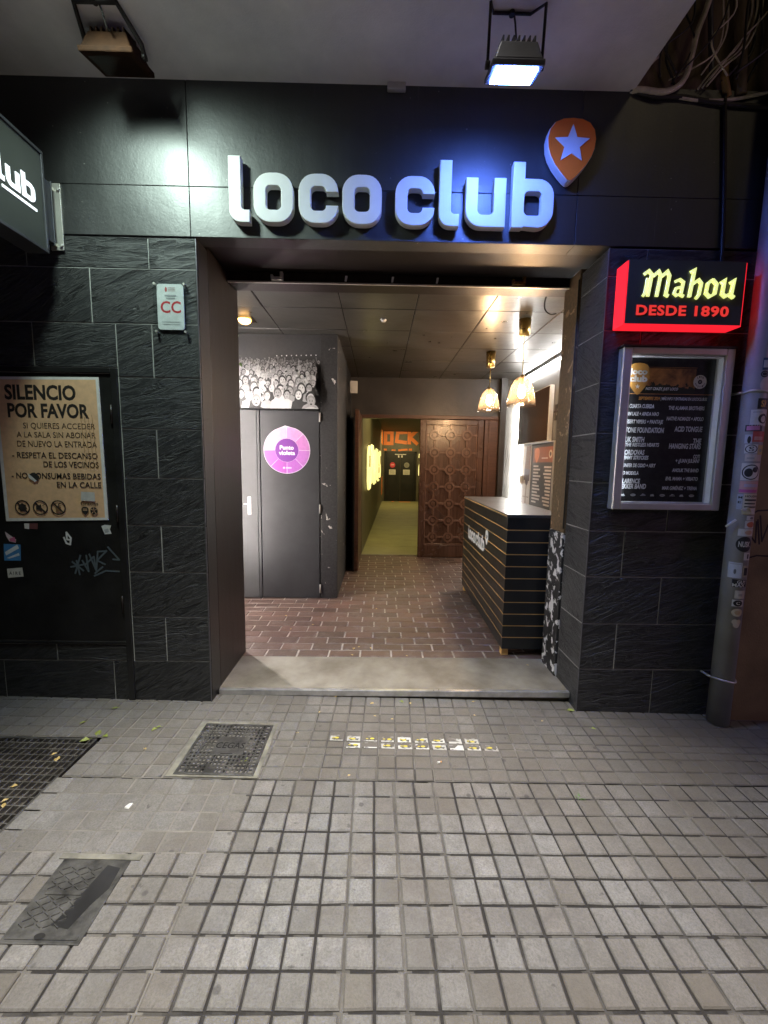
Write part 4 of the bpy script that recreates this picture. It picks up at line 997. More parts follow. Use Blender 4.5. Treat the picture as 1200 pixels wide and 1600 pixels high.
# ---- CC plaque
qb = (-1.12, 0, 2.26)
CP = thing('licence_plaque', 'small white plaque with red letters behind clear acrylic on the slate', 'plaque', qb)
c = L(qb); c.box((-1.209, -0.022, 2.118), (-1.032, -0.018, 2.392)); c.ob('acrylic_plate', 'acrylic', CP)
Pc = Print(WALL(-0.004), qb); Pc.sheet(rr(-1.193, 2.148, -1.052, 2.380, 0.016), (0.80, 0.80, 0.79), 0.006)
Pc.text('CC', -1.176, -1.068, 2.235, 0.058, (0.62, 0.06, 0.07), 0.02); Pc.poly(disc(-1.144, 2.352, 0.006, 0.013), (0.6, 0.15, 0.15)); 
for i in range(3): Pc.rect(-1.134, 2.344 + i * 0.008, -1.095, 2.347 + i * 0.008, (0.55, 0.4, 0.4))
Pc.rect(-1.152, 2.318, -1.090, 2.325, (0.45, 0.45, 0.46)); Pc.rect(-1.146, 2.305, -1.096, 2.311, (0.45, 0.45, 0.46))
for i in range(2): Pc.rect(-1.17, 2.175 + i * 0.012, -1.075, 2.178 + i * 0.012, (0.55, 0.55, 0.55))
Pc.ob('licence_card', 'gloss', CP)
for x in (-1.198, -1.043):
    for z in (2.135, 2.376): c = L(qb); c.tube([(x, -0.003, z), (x, -0.026, z)], 0.006, 10); c.ob('standoff_screw', 'alu', CP)

# ---- poster on the service door
ob_ = (-1.80, 0, 1.5)
Ps = Print(WALL(0.0035), ob_); K_ = (0.022, 0.017, 0.014); BG = (0.84, 0.53, 0.30)
Ps.sheet([(-2.100, 1.098), (-1.528, 1.112), (-1.534, 1.896), (-2.108, 1.890)], (0.80, 0.78, 0.73), 0.004)
Ps.poly([(-2.082, 1.116), (-1.545, 1.126), (-1.550, 1.882), (-2.088, 1.876)], BG)
for body, x0_, x1_, z_, h_, bo in [('SILENCIO', -2.047, -1.662, 1.773, 0.075, 0.035), ('POR FAVOR', -2.038, -1.596, 1.677, 0.072, 0.035), ('SI QUIERES ACCEDER', -1.96, -1.568, 1.616, 0.031, 0.0), ('A LA SALA SIN ABONAR', -1.999, -1.568, 1.567, 0.031, 0.0), ('DE NUEVO LA ENTRADA', -2.0, -1.564, 1.516, 0.033, 0.0), ('- RESPETA EL DESCANSO', -2.033, -1.564, 1.454, 0.032, 0.012), ('DE LOS VECINOS', -1.865, -1.561, 1.405, 0.032, 0.012), ('- NO CONSUMAS BEBIDAS', -2.046, -1.554, 1.341, 0.032, 0.012), ('EN LA CALLE', -1.799, -1.553, 1.293, 0.032, 0.012), ('Gracias', -1.674, -1.577, 1.195, 0.02, 0.012)]:
    Ps.text(body, x0_, x1_, z_, h_, K_, bo)
for (x_, z_), kind in zip([(-2.0, 1.177), (-1.9, 1.178), (-1.8, 1.179)], (0, 1, 2)):
    Ps.ring(x_, z_, 0.035, 0.042, K_)
    if kind == 0: Ps.poly(star(x_, z_, 0.026, 0.8, 7), K_)
    elif kind == 1: Ps.poly([(x_ - .024, z_ - .012), (x_ - .01, z_ - .012), (x_ + .008, z_ - .024), (x_ + .004, z_ + .020), (x_ - .01, z_ + .008), (x_ - .024, z_ + .010)], K_); Ps.line([(x_ + .014, z_ + .012), (x_ + .024, z_ + .018)], 0.004, K_)
    else: Ps.poly([(x_ - .012, z_ - .022), (x_ + .012, z_ - .022), (x_ + .016, z_ + .006), (x_ - .016, z_ + .006)], (0.25, 0.13, 0.05)); Ps.line([(x_, z_ + .006), (x_ + .004, z_ + .020), (x_ + .016, z_ + .026)], 0.005, K_)
    Ps.line([(x_ - .026, z_ + .026), (x_ + .026, z_ - .026)], 0.008, K_)
for (x_, z_), kind in zip([(-1.651, 1.163), (-1.601, 1.164)], (0, 1)):
    if kind == 0: Ps.poly(pick_outline(x_, z_, 0.040, 0.046), K_); Ps.rect(x_ - .012, z_ + .002, x_ + .012, z_ + .005, BG); Ps.rect(x_ - .012, z_ + .009, x_ + .012, z_ + .012, BG)
    else: Ps.ring(x_, z_, 0.008, 0.021, K_); [Ps.line([(x_ + .010 * math.cos(t_), z_ + .010 * math.sin(t_)), (x_ + .019 * math.cos(t_), z_ + .019 * math.sin(t_))], .003, BG) for t_ in (0.6, 1.6, 2.6, 4.0, 5.3)]
Ps.poly([(-1.665, 1.271), (-1.669, 1.221), (-1.59, 1.218), (-1.591, 1.269)][::1], (0.62, 0.60, 0.56))
# the tear by the sixth line
Ps.poly([(-1.945, 1.364), (-1.916, 1.375), (-1.889, 1.354), (-1.902, 1.325), (-1.936, 1.343)], (0.03, 0.028, 0.026)); Ps.poly([(-1.952, 1.371), (-1.932, 1.353), (-1.906, 1.329), (-1.917, 1.322), (-1.947, 1.343)], (0.74, 0.72, 0.68))
for xs_ in (127, 133, 139, 145): Ps.line([Vector((-1.64, 1.694)) + Vector(((xs_ - 127) * 0.0034, 0)), Vector((-1.625, 1.401)) + Vector(((xs_ - 127) * 0.0034, 0))], 0.002, (0.40, 0.21, 0.08))
o = tag(Ps.ob('notice_poster', 'print'), 'orange poster asking for silence in black capitals, stuck on the black service door', 'poster'); o.location = ob_

# ---- stickers and marks on the service door
def sticker(name, label, cat, fr, shapes, base, mat='print', group=None, th=0.0006, back=0.0):
    P = Print(fr, base); first = True
    for sh in shapes:
        if sh[0] == 'poly':
            if first: P.sheet(sh[1], sh[2], th, back); first = False
            else: P.poly(sh[1], sh[2])
        elif sh[0] == 'text': P.text(*sh[1:])
        elif sh[0] == 'line': P.line(*sh[1:])
        elif sh[0] == 'ring': P.ring(*sh[1:])
    o = tag(P.ob(name, mat), label, cat, group); o.location = base; return o
DW = WALL(0.0035); sb = (-1.8, 0, 1.0)
sticker('torn_sticker', 'torn white and dark red paper scrap just under the orange poster', 'sticker', DW, [('poly', [(-2.004, 1.086), (-1.928, 1.087), (-1.931, 1.054), (-2.006, 1.056)][::-1], (0.16, 0.05, 0.05)), ('poly', [(-2.004, 1.086), (-1.975, 1.086), (-1.978, 1.053), (-2.003, 1.057)], (0.7, 0.66, 0.62))], sb)
sticker('torn_sticker', 'torn pink and white sticker above the blue one on the service door', 'sticker', DW, [('poly', [(-2.115, 1.037), (-2.058, 0.993), (-2.06, 0.975), (-2.095, 0.982), (-2.11, 1.011)][::-1], (0.70, 0.55, 0.58)), ('poly', [(-2.094, 0.997), (-2.064, 1.008), (-2.059, 0.979), (-2.091, 0.982)], (0.55, 0.14, 0.26))], sb)
sticker('blue_sticker', 'square blue sticker with a white scribble on the service door', 'sticker', DW, [('poly', [(-2.129, 0.967), (-2.035, 0.964), (-2.04, 0.871), (-2.134, 0.87)][::-1], (0.06, 0.24, 0.52)), ('poly', [(-2.126, 0.919), (-2.053, 0.964), (-2.044, 0.942), (-2.12, 0.9)], (0.7, 0.74, 0.76)), ('poly', [(-2.118, 0.885), (-2.047, 0.916), (-2.044, 0.901), (-2.104, 0.882)], (0.62, 0.68, 0.72))], sb)
sticker('label_sticker', 'small white sticker reading AIRE low on the service door', 'sticker', DW, [('poly', [(-2.123, 0.822), (-2.036, 0.83), (-2.033, 0.778), (-2.121, 0.769)][::-1], (0.66, 0.64, 0.58)), ('text', 'A I R E', *(-2.112, -2.047, 0.788), 0.018, (0.05, 0.05, 0.05), 0.02)], sb)
sticker('torn_sticker', 'ragged white paper remnant near the hinge side of the service door', 'sticker', DW, [('poly', [(-1.571, 1.077), (-1.552, 1.084), (-1.516, 1.081), (-1.525, 1.059), (-1.516, 1.033), (-1.555, 1.029), (-1.565, 1.055)][::-1], (0.66, 0.68, 0.66)), ('poly', [(-1.557, 1.055), (-1.535, 1.063), (-1.529, 1.044), (-1.551, 1.037)], (0.4, 0.42, 0.42))], sb)
sticker('chalk_scrawl', 'small white painted loop on the black service door', 'graffiti', DW, [('line', [(-1.787, 1.008), (-1.775, 0.975), (-1.754, 0.968), (-1.748, 1.005), (-1.771, 1.038), (-1.77, 0.997), (-1.749, 0.994)], 0.010, (0.74, 0.74, 0.72))], sb)
g_ = (0.085, 0.11, 0.125)
sticker('graffiti_tag', 'bluish grey scrawled graffiti tag on the service door below the poster', 'graffiti', DW, [('line', p, 0.010, g_) for p in (
    [(-1.75, 0.867), (-1.689, 0.816)], [(-1.701, 0.905), (-1.737, 0.8)], [(-1.76, 0.837), (-1.683, 0.853)], [(-1.725, 0.875), (-1.712, 0.793)], [(-1.692, 0.876), (-1.66, 0.812), (-1.668, 0.906)], [(-1.675, 0.853), (-1.625, 0.899), (-1.616, 0.817), (-1.65, 0.913)], [(-1.615, 0.824), (-1.601, 0.929), (-1.551, 0.933), (-1.608, 0.877), (-1.563, 0.855)], [(-1.624, 0.801), (-1.578, 0.84)], [(-1.542, 0.956), (-1.481, 0.882), (-1.517, 0.885)], [(-1.629, 0.786), (-1.561, 0.817), (-1.485, 0.814)])], sb)

# ================================================================== FLOODLIGHTS AND FITTINGS UNDER THE CANOPY
def floodlight(x, lit, label, hw, yc, zc):
    yy = -0.36; b = (x, yy, SZ)
    t = thing('floodlight', label, 'floodlight', b)
    tl = 0.28                                                          # lens looks down and to the wall
    ax = Vector((1, 0, 0)); ny = Vector((0, math.sin(tl), -math.cos(tl))); up = ny.cross(ax)   # up: along lens towards the wall, upward
    cen = Vector((x, yc, zc))
    def q(u, v, n): return cen + ax * u + up * v + ny * n
    hl = 0.075 if lit else 0.10
    c = L(b)
    c.hexa([q(-hw, -hl, 0), q(hw, -hl, 0), q(hw, hl, 0), q(-hw, hl, 0)], [q(-hw, -hl, -0.022), q(hw, -hl, -0.022), q(hw, hl, -0.022), q(-hw, hl, -0.022)])
    c.hexa([q(-hw * .92, -hl * .92, -0.0222), q(hw * .92, -hl * .92, -0.0222), q(hw * .92, hl * .92, -0.0222), q(-hw * .92, hl * .92, -0.0222)], [q(-hw * .70, -hl * .6, -0.085), q(hw * .70, -hl * .6, -0.085), q(hw * .70, hl * .6, -0.085), q(-hw * .70, hl * .6, -0.085)])
    c.ob('lamp_housing', 'greymetal' if lit else 'rust', t, bevel=0.005)
    c = L(b)
    for k in range(7):
        u = -hw * .6 + hw * 1.2 * k / 6
        c.hexa([q(u - .003, -hl * .55, -0.0855), q(u + .003, -hl * .55, -0.0855), q(u + .003, hl * .55, -0.0855), q(u - .003, hl * .55, -0.0855)], [q(u - .003, -hl * .5, -0.105), q(u + .003, -hl * .5, -0.105), q(u + .003, hl * .5, -0.105), q(u - .003, hl * .5, -0.105)])
    c.ob('cooling_fin', 'greymetal' if lit else 'rust', t)
    c = L(b); a0 = hw * .80; e = 0.012
    c.hexa([q(-a0, -hl * .74, .001), q(a0, -hl * .74, .001), q(a0, hl * .74, .001), q(-a0, hl * .74, .001)], [q(-a0, -hl * .74, .005), q(a0, -hl * .74, .005), q(a0, hl * .74, .005), q(-a0, hl * .74, .005)])
    c.ob('lens', 'flood' if lit else 'pane', t)
    c = L(b)
    s1 = q(-hw - .006, 0, -.03); s2 = q(hw + .006, 0, -.03); r = 0.006 if lit else 0.011
    zt = SZ - 0.008
    c.tube([s1, (x - hw - .006, s1.y - .02, zt - .05), (x - hw * .75, yy - .005, zt), (x + hw * .75, yy - .005, zt), (x + hw + .006, s2.y - .02, zt - .05), s2], r, 8)
    c.ob('yoke', 'darkmetal', t)
    c = L(b)
    for s_ in (s1, s2):
        c = L(b); c.tube([s_ - Vector((.008, 0, 0)), s_ + Vector((.008, 0, 0))], 0.014, 10); c.ob('yoke_bolt', 'darkmetal', t)
    c = L(b); c.tube([(x, yy - .005, SZ - .0005), (x, yy - .005, SZ - .016)], 0.012, 10); c.ob('yoke_bolt', 'darkmetal', t)
    c = L(b); c.tube([q(-.02, 0, -.086), q(-.01, -.03, -.12), (x + .03, yy + .02, SZ - .08), (x + .02, yy + .01, SZ - .03), (x + .01, yy, SZ - .001)], 0.004, 6); c.ob('power_cable', 'cabledark', t)
    return t
floodlight(-1.215, False, 'unlit rusty brown floodlight on a thick yoke under the canopy', 0.118, -0.215, 3.240)
floodlight(0.536, True, 'lit blue floodlight on a thin yoke under the canopy', 0.106, -0.43, 3.062)
c = L((0.06, 0, 3.3)); c.box((0.015, -0.03, 3.325), (0.108, -0.0045, 3.358)); tag(c.ob('junction_box', 'alu', None, bevel=0.004), 'small pale junction box in the corner between canopy and fascia', 'junction box').location = (0.06, 0, 3.3)

# ---- cables and pipes at the upper right
def cable(name, label, pts, r, mat, cat='cable', group=None):
    b = Vector(pts[0]); c = L(b)
    P = [Vector(p) for p in pts]; out = []
    for i in range(len(P) - 1):                                        # smooth run through the points
        p0, p1, p2, p3 = P[max(i - 1, 0)], P[i], P[i + 1], P[min(i + 2, len(P) - 1)]
        for k in range(6):
            t = k / 6; out.append(0.5 * ((2 * p1) + (p2 - p0) * t + (2 * p0 - 5 * p1 + 4 * p2 - p3) * t * t + (3 * p1 - p0 - 3 * p2 + p3) * t ** 3))
    out.append(P[-1]); c.tube(out, r, 7)
    o = tag(c.ob(name, mat), label, cat, group); o.location = b; return o
cable('white_cable', 'thick pale cable bending down from the junction tangle beside the canopy', [(1.261, 0.0, 3.364), (1.298, -0.02, 3.358), (1.424, -0.03, 3.344), (1.51, -0.03, 3.396), (1.539, -0.03, 3.501), (1.555, -0.03, 3.601), (1.589, -0.03, 3.707), (1.612, -0.03, 3.791)], 0.0135, 'cable')
cable('thin_cable', 'thin pale cable slanting along the canopy edge', [(1.262, -0.012, 3.378), (1.31, -0.015, 3.444), (1.362, -0.015, 3.495), (1.398, -0.012, 3.542), (1.396, -0.01, 3.658)], 0.005, 'cable')
for i, (dx, g) in enumerate(((0, 'innermost of the three thin looping cables above the right pier'), (4, 'middle of the three thin looping cables above the right pier'), (8, 'outermost of the three thin looping cables above the right pier'))):
    o = None
    pts = [(1.60 + dx * .004, -.012 - i * .008, 3.375), (1.665 + dx * .005, -.018 - i * .006, 3.46), (1.775 + dx * .005, -.02 - i * .004, 3.56), (1.83 + dx * .006, -.02, 3.72), (1.80 + dx * .008, -.02, 3.86), (1.74 + dx * .010, -.015, 3.98)]
    cable('thin_cable', g, pts, 0.0045, 'cable', group='looping cables above the pier')
cable('rusty_pipe', 'short rusty upright pipe stub above the right pier', [(1.763, -0.005, 3.346), (1.742, -0.012, 3.39), (1.73, -0.012, 3.439), (1.729, -0.012, 3.506)], 0.017, M('rusty_pipe', (0.34, 0.20, 0.06), 0.6, var=0.4, scale=20), 'pipe')
cable('dark_cable', 'black cable hanging along the stained upper wall', [(1.411, -0.005, 3.805), (1.426, -0.01, 3.645), (1.424, -0.012, 3.508), (1.454, -0.012, 3.442), (1.491, -0.005, 3.375)], 0.006, 'cabledark')
cable('dark_cable', 'black cable curving down at the far upper right', [(1.859, -0.005, 3.817), (1.866, -0.01, 3.642), (1.85, -0.012, 3.541), (1.785, -0.012, 3.479), (1.721, -0.01, 3.412)], 0.008, 'cabledark')
cable('conduit_pipe', 'pale grey conduit running down the stained upper wall', [(1.623, -0.005, 3.816), (1.637, -0.008, 3.666), (1.668, -0.008, 3.435)], 0.012, 'greymetal', 'pipe')
cable('conduit_pipe', 'wide rusty brown pipe running down the stained upper wall', [(1.782, 0.0, 3.825), (1.802, 0.0, 3.62), (1.829, 0.0, 3.357)], 0.030, 'oldwall', 'pipe')
cable('ledge_cable', 'bundle of pale cable lying along the top of the right fascia', [(1.407, -0.008, 3.335), (1.487, -0.012, 3.334), (1.62, -0.012, 3.322), (1.769, -0.012, 3.329), (1.882, -0.012, 3.349), (1.979, -0.012, 3.372)], 0.008, 'cable')
cable('ledge_cable', 'dark bundle of cable under the canopy end along the fascia top', [(1.256, -0.008, 3.367), (1.371, -0.012, 3.337), (1.538, -0.01, 3.334), (1.739, -0.01, 3.309), (2.006, -0.01, 3.3)], 0.012, 'cabledark')
random.seed(41)
for i in range(11):
    x_ = random.uniform(1.42, 2.02); dz = random.uniform(0.25, 0.75); d_ = -0.022 - 0.006 * i
    pts = [(x_ + random.uniform(-.25, .05), d_ + .012, 3.385 + random.uniform(0, .03)), (x_ + random.uniform(-.10, .06), d_, 3.42 + dz * .25), (x_ + random.uniform(-.04, .08), d_, 3.40 + dz * .6), (x_ + random.uniform(-.06, .10), d_, 3.45 + dz), (1.72 + random.uniform(-.1, .12), d_ + .01, 4.02)]
    if i % 3 == 0: cable('thin_cable', 'thin pale tangled cable among several on the stained upper wall', pts, 0.0038, 'cable', group='tangled pale cables above the pier')
    else: cable('dark_cable', 'thin dark tangled cable among several on the stained upper wall', pts, random.uniform(0.004, 0.007), 'cabledark', group='tangled dark cables above the pier')
c = L((1.75, 0, 3.85)); c.box((1.60, -0.10, 3.92), (1.86, 0.018, 4.12)); c.box((1.62, -0.110, 3.94), (1.84, -0.1005, 4.10)); tag(c.ob('cable_box', 'cement', None, bevel=0.01), 'pale weathered cable box high above the right pier', 'junction box').location = (1.75, 0, 3.85)
cable('fascia_conduit', 'thin dark conduit running down the right end of the fascia', [(1.739, -0.014, 3.35), (1.755, -0.014, 3.2), (1.785, -0.014, 2.9), (1.806, -0.014, 2.63), (1.807, -0.014, 2.50)], 0.010, 'steel', 'pipe')

# ---- downpipe with its stickers, and the neighbour
pbx = (2.016, -0.075, -0.04)
DP = thing('downpipe', 'grey downpipe plastered with stickers between the club and the next house', 'downpipe', pbx)
PR = 0.056
c = L(pbx); c.tube([(2.016, -0.075, -0.03), (2.016, -0.075, 1.6), (2.018, -0.075, 3.0), (2.02, -0.075, 5.2)], PR, 28); c.ob('pipe', 'pipe', DP)
for z in (0.245, 1.86):
    c = L(pbx)
    c.tube([(2.016 + (PR + .004) * math.sin(a), -0.075 - (PR + .004) * math.cos(a), z - 0.012 * math.sin(a * 2) * 0.5) for a in [rad(-100 + 10 * k) for k in range(21)]], 0.006, 8)
    c.tube([(2.016 - PR - .006, -0.07, z), (2.016 - PR - .012, -0.062, z), (2.016 - PR - .012, 0.0, z)], 0.007, 8)
    c.ob('pipe_clamp', 'alu', DP)
NB = thing('neighbour_building', 'brown rendered wall of the next building at the right edge', 'building', (2.1, 0, 0))
c = L((2.1, 0, 0)); c.box((2.088, -0.045, -0.3), (6.0, 0.4, 7.0)); c.ob('wall', 'neighbour', NB)
random.seed(21)
def pipe_sticker(z0, z1, a0, a1, label, shapes, name='pipe_sticker'):
    """curved on the pipe; shapes use u (0..1 around) and v (0..1 up)"""
    b = (2.016, -0.075, z0); P = Print(Matrix(), b); R0 = PR + 0.0012; k = [0]
    def w(u, v):
        a = rad(a0 + (a1 - a0) * u); r = R0 + k[0] * 0.0003
        return Vector((2.016 + r * math.sin(a), -0.075 - r * math.cos(a), z0 + (z1 - z0) * v))
    def patch(fn, col, nu=8):
        for i in range(nu):
            u, u2 = i / nu, (i + 1) / nu; lo, hi = fn(u); lo2, hi2 = fn(u2)
            if hi - lo < 1e-4 and hi2 - lo2 < 1e-4: continue
            pts = [w(u, lo), w(u2, lo2), w(u2, hi2), w(u, hi)]
            P._c(P.m.face(pts), col)
        k[0] += 1
    for sh in shapes:
        kind, col = sh[0], sh[1]
        if kind == 'rect':
            ua, va, ub, vb = sh[2:]
            def fn(u, ua=ua, ub=ub, va=va, vb=vb): return (va, vb) if ua - 1e-6 <= u <= ub + 1e-6 else (va, va)
            n = 8; us = [ua + (ub - ua) * i / n for i in range(n + 1)]
            for i in range(n): P._c(P.m.face([w(us[i], va), w(us[i + 1], va), w(us[i + 1], vb), w(us[i], vb)]), col)
            k[0] += 1
        elif kind == 'oval':
            cu, cv, ru, rv = sh[2:]; n = 18; us = [cu - ru * math.cos(math.pi * i / n) for i in range(n + 1)]
            hs = [rv * math.sin(math.pi * i / n) for i in range(n + 1)]
            for i in range(n):
                q = [w(us[i], cv - hs[i]), w(us[i + 1], cv - hs[i + 1]), w(us[i + 1], cv + hs[i + 1]), w(us[i], cv + hs[i])]
                if hs[i] < 1e-6: q = q[1:] if False else [q[0], q[1], q[2]]
                elif hs[i + 1] < 1e-6: q = [q[0], q[1], q[3]]
                P._c(P.m.face(q), col)
            k[0] += 1
        elif kind == 'text':
            body, ua, ub, va, h = sh[2:]
            me, xa, xb, ya, yb = text_mesh(body, 0.03)
            vs = [P.m.v(w(ua + (v.co.x - xa) / (xb - xa) * (ub - ua), va + v.co.y / 0.7 * h)) for v in me.vertices]
            for p in me.polygons:
                try: P._c(P.m.bm.faces.new([vs[i] for i in p.vertices]), col)
                except ValueError: pass
            k[0] += 1
    o = tag(P.ob(name, 'print'), label, 'sticker', 'stickers on the downpipe'); o.location = b
def zp(y): return 2.304 - (y - 480) * 0.003431 if y < 830 else 1.103 - (y - 830) * 0.00383
Wt = (0.66, 0.64, 0.60); Kb = (0.02, 0.02, 0.02); Pk = (0.62, 0.36, 0.34)
ST = [
 (486, 508, -14, 52, 'green sticker with white hand lettering near the top of the downpipe', [('rect', (0.04, 0.17, 0.09), 0, 0, 1, 1), ('text', Wt, 'O OS', .05, .9, .55, .3), ('text', Wt, 'COSAS', .05, .95, .1, .28)]),
 (509, 521, -8, 50, 'cream oval sticker with a purple bow shape on the downpipe', [('oval', (0.55, 0.36, 0.28), .5, .5, .5, .5), ('rect', (0.15, 0.05, 0.2), .3, .35, .75, .6)]),
 (523, 535, -12, 55, 'dark band sticker with cream lettering on the downpipe', [('oval', (0.06, 0.04, 0.03), .5, .5, .5, .5), ('text', (0.6, 0.42, 0.26), 'BEAVER', .1, .9, .2, .55)]),
 (536, 560, -10, 50, 'tall pink sticker with faint writing on the downpipe', [('rect', Pk, 0, 0, 1, 1), ('text', (0.3, 0.1, 0.1), 'lola', .3, .85, .5, .2)]),
 (560, 578, -22, 50, 'blue and white sticker below the tall pink one', [('rect', (0.03, 0.07, 0.15), 0, 0, 1, 1), ('rect', (0.5, 0.53, 0.52), .05, .2, .55, .8)]),
 (579, 589, -26, 10, 'small black oval sticker with a pale rim on the downpipe', [('oval', Kb, .5, .5, .5, .5), ('oval', (0.3, 0.3, 0.3), .5, .5, .38, .3), ('oval', Kb, .5, .5, .33, .24)]),
 (588, 612, -24, 45, 'plain pale pink round sticker just above the upper clamp', [('oval', (0.62, 0.50, 0.46), .5, .5, .5, .5)]),
 (620, 636, -24, 35, 'black sticker with a yellow letter below the upper clamp', [('rect', Kb, 0, 0, 1, 1), ('text', (0.6, 0.34, 0.05), 'SK', .25, .95, .2, .6)]),
 (637, 662, -48, 40, 'white sticker with a black bearded face drawing on the downpipe', [('rect', Wt, 0, 0, 1, 1), ('oval', Kb, .65, .45, .28, .3), ('oval', Wt, .68, .42, .16, .2), ('rect', (0.4, 0.4, 0.4), .1, .82, .6, .88)]),
 (660, 670, -65, 12, 'pink sticker with a black border on the downpipe', [('rect', Kb, 0, 0, 1, 1), ('rect', (0.6, 0.22, 0.36), .08, .16, .82, .84)]),
 (670, 686, -30, 45, 'red and salmon sticker on the downpipe', [('rect', (0.55, 0.09, 0.07), 0, 0, 1, 1), ('rect', (0.65, 0.30, 0.24), .1, .15, .7, .5)]),
 (674, 690, -62, -31, 'torn white sticker with a black splash beside the red one', [('rect', (0.5, 0.52, 0.58), 0, .1, 1, .95), ('oval', Kb, .62, .45, .25, .35)]),
 (690, 704, -58, 0, 'white sticker with a black ringed letter S on the downpipe', [('rect', Wt, 0, 0, 1, 1), ('oval', Kb, .5, .5, .46, .46), ('oval', Wt, .5, .5, .38, .38), ('text', Kb, 'S', .32, .68, .26, .5)]),
 (691, 706, 1, 45, 'yellowish torn sticker beside the letter S sticker', [('rect', (0.52, 0.42, 0.15), 0, 0, 1, 1), ('rect', (0.25, 0.3, 0.2), .2, .3, .6, .6)]),
 (705, 716, -52, 30, 'cream torn sticker below the letter S sticker', [('rect', (0.6, 0.52, 0.46), 0, 0, 1, 1), ('rect', (0.4, 0.38, 0.36), .1, .3, .5, .55)]),
 (719, 746, -62, 30, 'white sticker with a large black and white round emblem on the downpipe', [('rect', Wt, 0, 0, 1, 1), ('oval', Kb, .48, .48, .44, .44), ('oval', Wt, .48, .48, .38, .38), ('oval', Kb, .35, .45, .2, .25), ('oval', Kb, .66, .62, .14, .16)]),
 (747, 766, -62, 35, 'faded pink and magenta torn sticker on the downpipe', [('rect', Pk, 0, 0, 1, 1), ('rect', (0.55, 0.12, 0.34), 0, .05, .9, .3), ('rect', (0.5, 0.42, 0.55), .2, .5, .9, .75)]),
 (767, 800, -40, 38, 'white text sticker with several lines of black print on the downpipe', [('rect', (0.62, 0.55, 0.42), 0, 0, 1, 1), ('text', Kb, 'HOUDINI', .1, .95, .84, .09), ('rect', Kb, .1, .66, .9, .74), ('rect', Kb, .1, .5, .8, .56), ('rect', Kb, .1, .34, .9, .40), ('rect', (0.7, 0.7, 0.68), .05, .04, .8, .28)]),
 (768, 792, -66, -41, 'narrow pale blue strip sticker with black letters at the left of the downpipe', [('rect', (0.42, 0.46, 0.55), 0, 0, 1, 1), ('text', Kb, 'M', .2, .9, .72, .14), ('text', Kb, 'E', .2, .8, .4, .14)]),
 (802, 809, -15, 32, 'tiny white sticker with a grey logo below the text sticker', [('rect', Wt, 0, 0, 1, 1), ('oval', (0.2, 0.2, 0.2), .6, .5, .25, .3)]),
 (810, 822, -20, 38, 'orange red sticker on a white ground on the downpipe', [('rect', Wt, 0, 0, 1, 1), ('oval', (0.55, 0.16, 0.07), .55, .5, .4, .38)]),
 (823, 834, -46, 38, 'white sticker with a faint orange sketch on the downpipe', [('rect', Wt, 0, 0, 1, 1), ('oval', (0.6, 0.4, 0.28), .6, .5, .25, .3)]),
 (835, 857, -50, 32, 'round black sticker with jagged white lettering on the downpipe', [('oval', Kb, .5, .5, .5, .5), ('text', Wt, 'NUSK', .14, .86, .34, .34)]),
 (858, 869, -8, 34, 'small white and black sticker pair below the round black one', [('rect', Wt, 0, 0, 1, 1), ('rect', Kb, .45, .2, .7, .8)]),
 (873, 896, -72, -8, 'square white notice sticker with a tiny figure on the downpipe', [('rect', (0.6, 0.62, 0.66), 0, 0, 1, 1), ('oval', (0.15, 0.15, 0.15), .5, .42, .09, .16), ('rect', (0.4, 0.4, 0.42), .1, .88, .9, .92)]),
 (877, 893, -5, 30, 'dark sticker with a framed picture beside the square white notice', [('rect', (0.45, 0.4, 0.3), 0, 0, 1, 1), ('rect', Kb, .2, .1, .85, .8)]),
 (898, 909, -48, 28, 'cut out white lettering sticker below the square white notice', [('rect', Kb, 0, 0, 1, 1), ('text', Wt, 'GUY', .3, .95, .5, .42), ('text', Wt, 'MAX', .03, .85, .05, .42)]),
 (914, 926, -30, 25, 'small cream square sticker low on the downpipe', [('rect', (0.6, 0.56, 0.46), 0, 0, 1, 1), ('rect', (0.4, 0.38, 0.34), .3, .3, .7, .6)]),
 (928, 938, -38, 20, 'small sticker with a white C on black low on the downpipe', [('rect', Wt, 0, 0, 1, 1), ('oval', Kb, .5, .5, .4, .45), ('text', Wt, 'C', .34, .66, .3, .42)]),
 (941, 953, -36, 22, 'small round cream sticker low on the downpipe', [('oval', (0.6, 0.52, 0.36), .5, .5, .5, .5), ('oval', (0.5, 0.36, 0.2), .5, .5, .25, .28)]),
 (957, 970, -30, 20, 'lowest sticker on the downpipe, cream and heart shaped', [('oval', (0.6, 0.52, 0.38), .3, .68, .3, .3), ('oval', (0.6, 0.52, 0.38), .7, .68, .3, .3), ('oval', (0.6, 0.52, 0.38), .5, .42, .36, .42)]),
]
for ya, yb_, a0, a1, lab, sh in ST: pipe_sticker(zp(yb_), zp(ya), a0, a1, lab, sh)
cable('tape_scrap', 'curled strip of yellowed tape sticking out from the downpipe', [(1.97, -0.125, 1.23), (1.984, -0.135, 1.242), (2.006, -0.135, 1.239), (2.02, -0.13, 1.217)], 0.004, 'cable', 'tape')
cable('tape_scrap', 'twist of white tape sticking out at the left of the downpipe', [(1.952, -0.12, 1.177), (1.931, -0.11, 1.154), (1.917, -0.1, 1.134)], 0.006, 'litter', 'tape')
def squig(fr, pls, wd, col, label, base):
    P = Print(fr, base)
    for p in pls: P.line(p, wd, col)
    o = tag(P.ob('graffiti_scrawl'), label, 'graffiti'); o.location = base
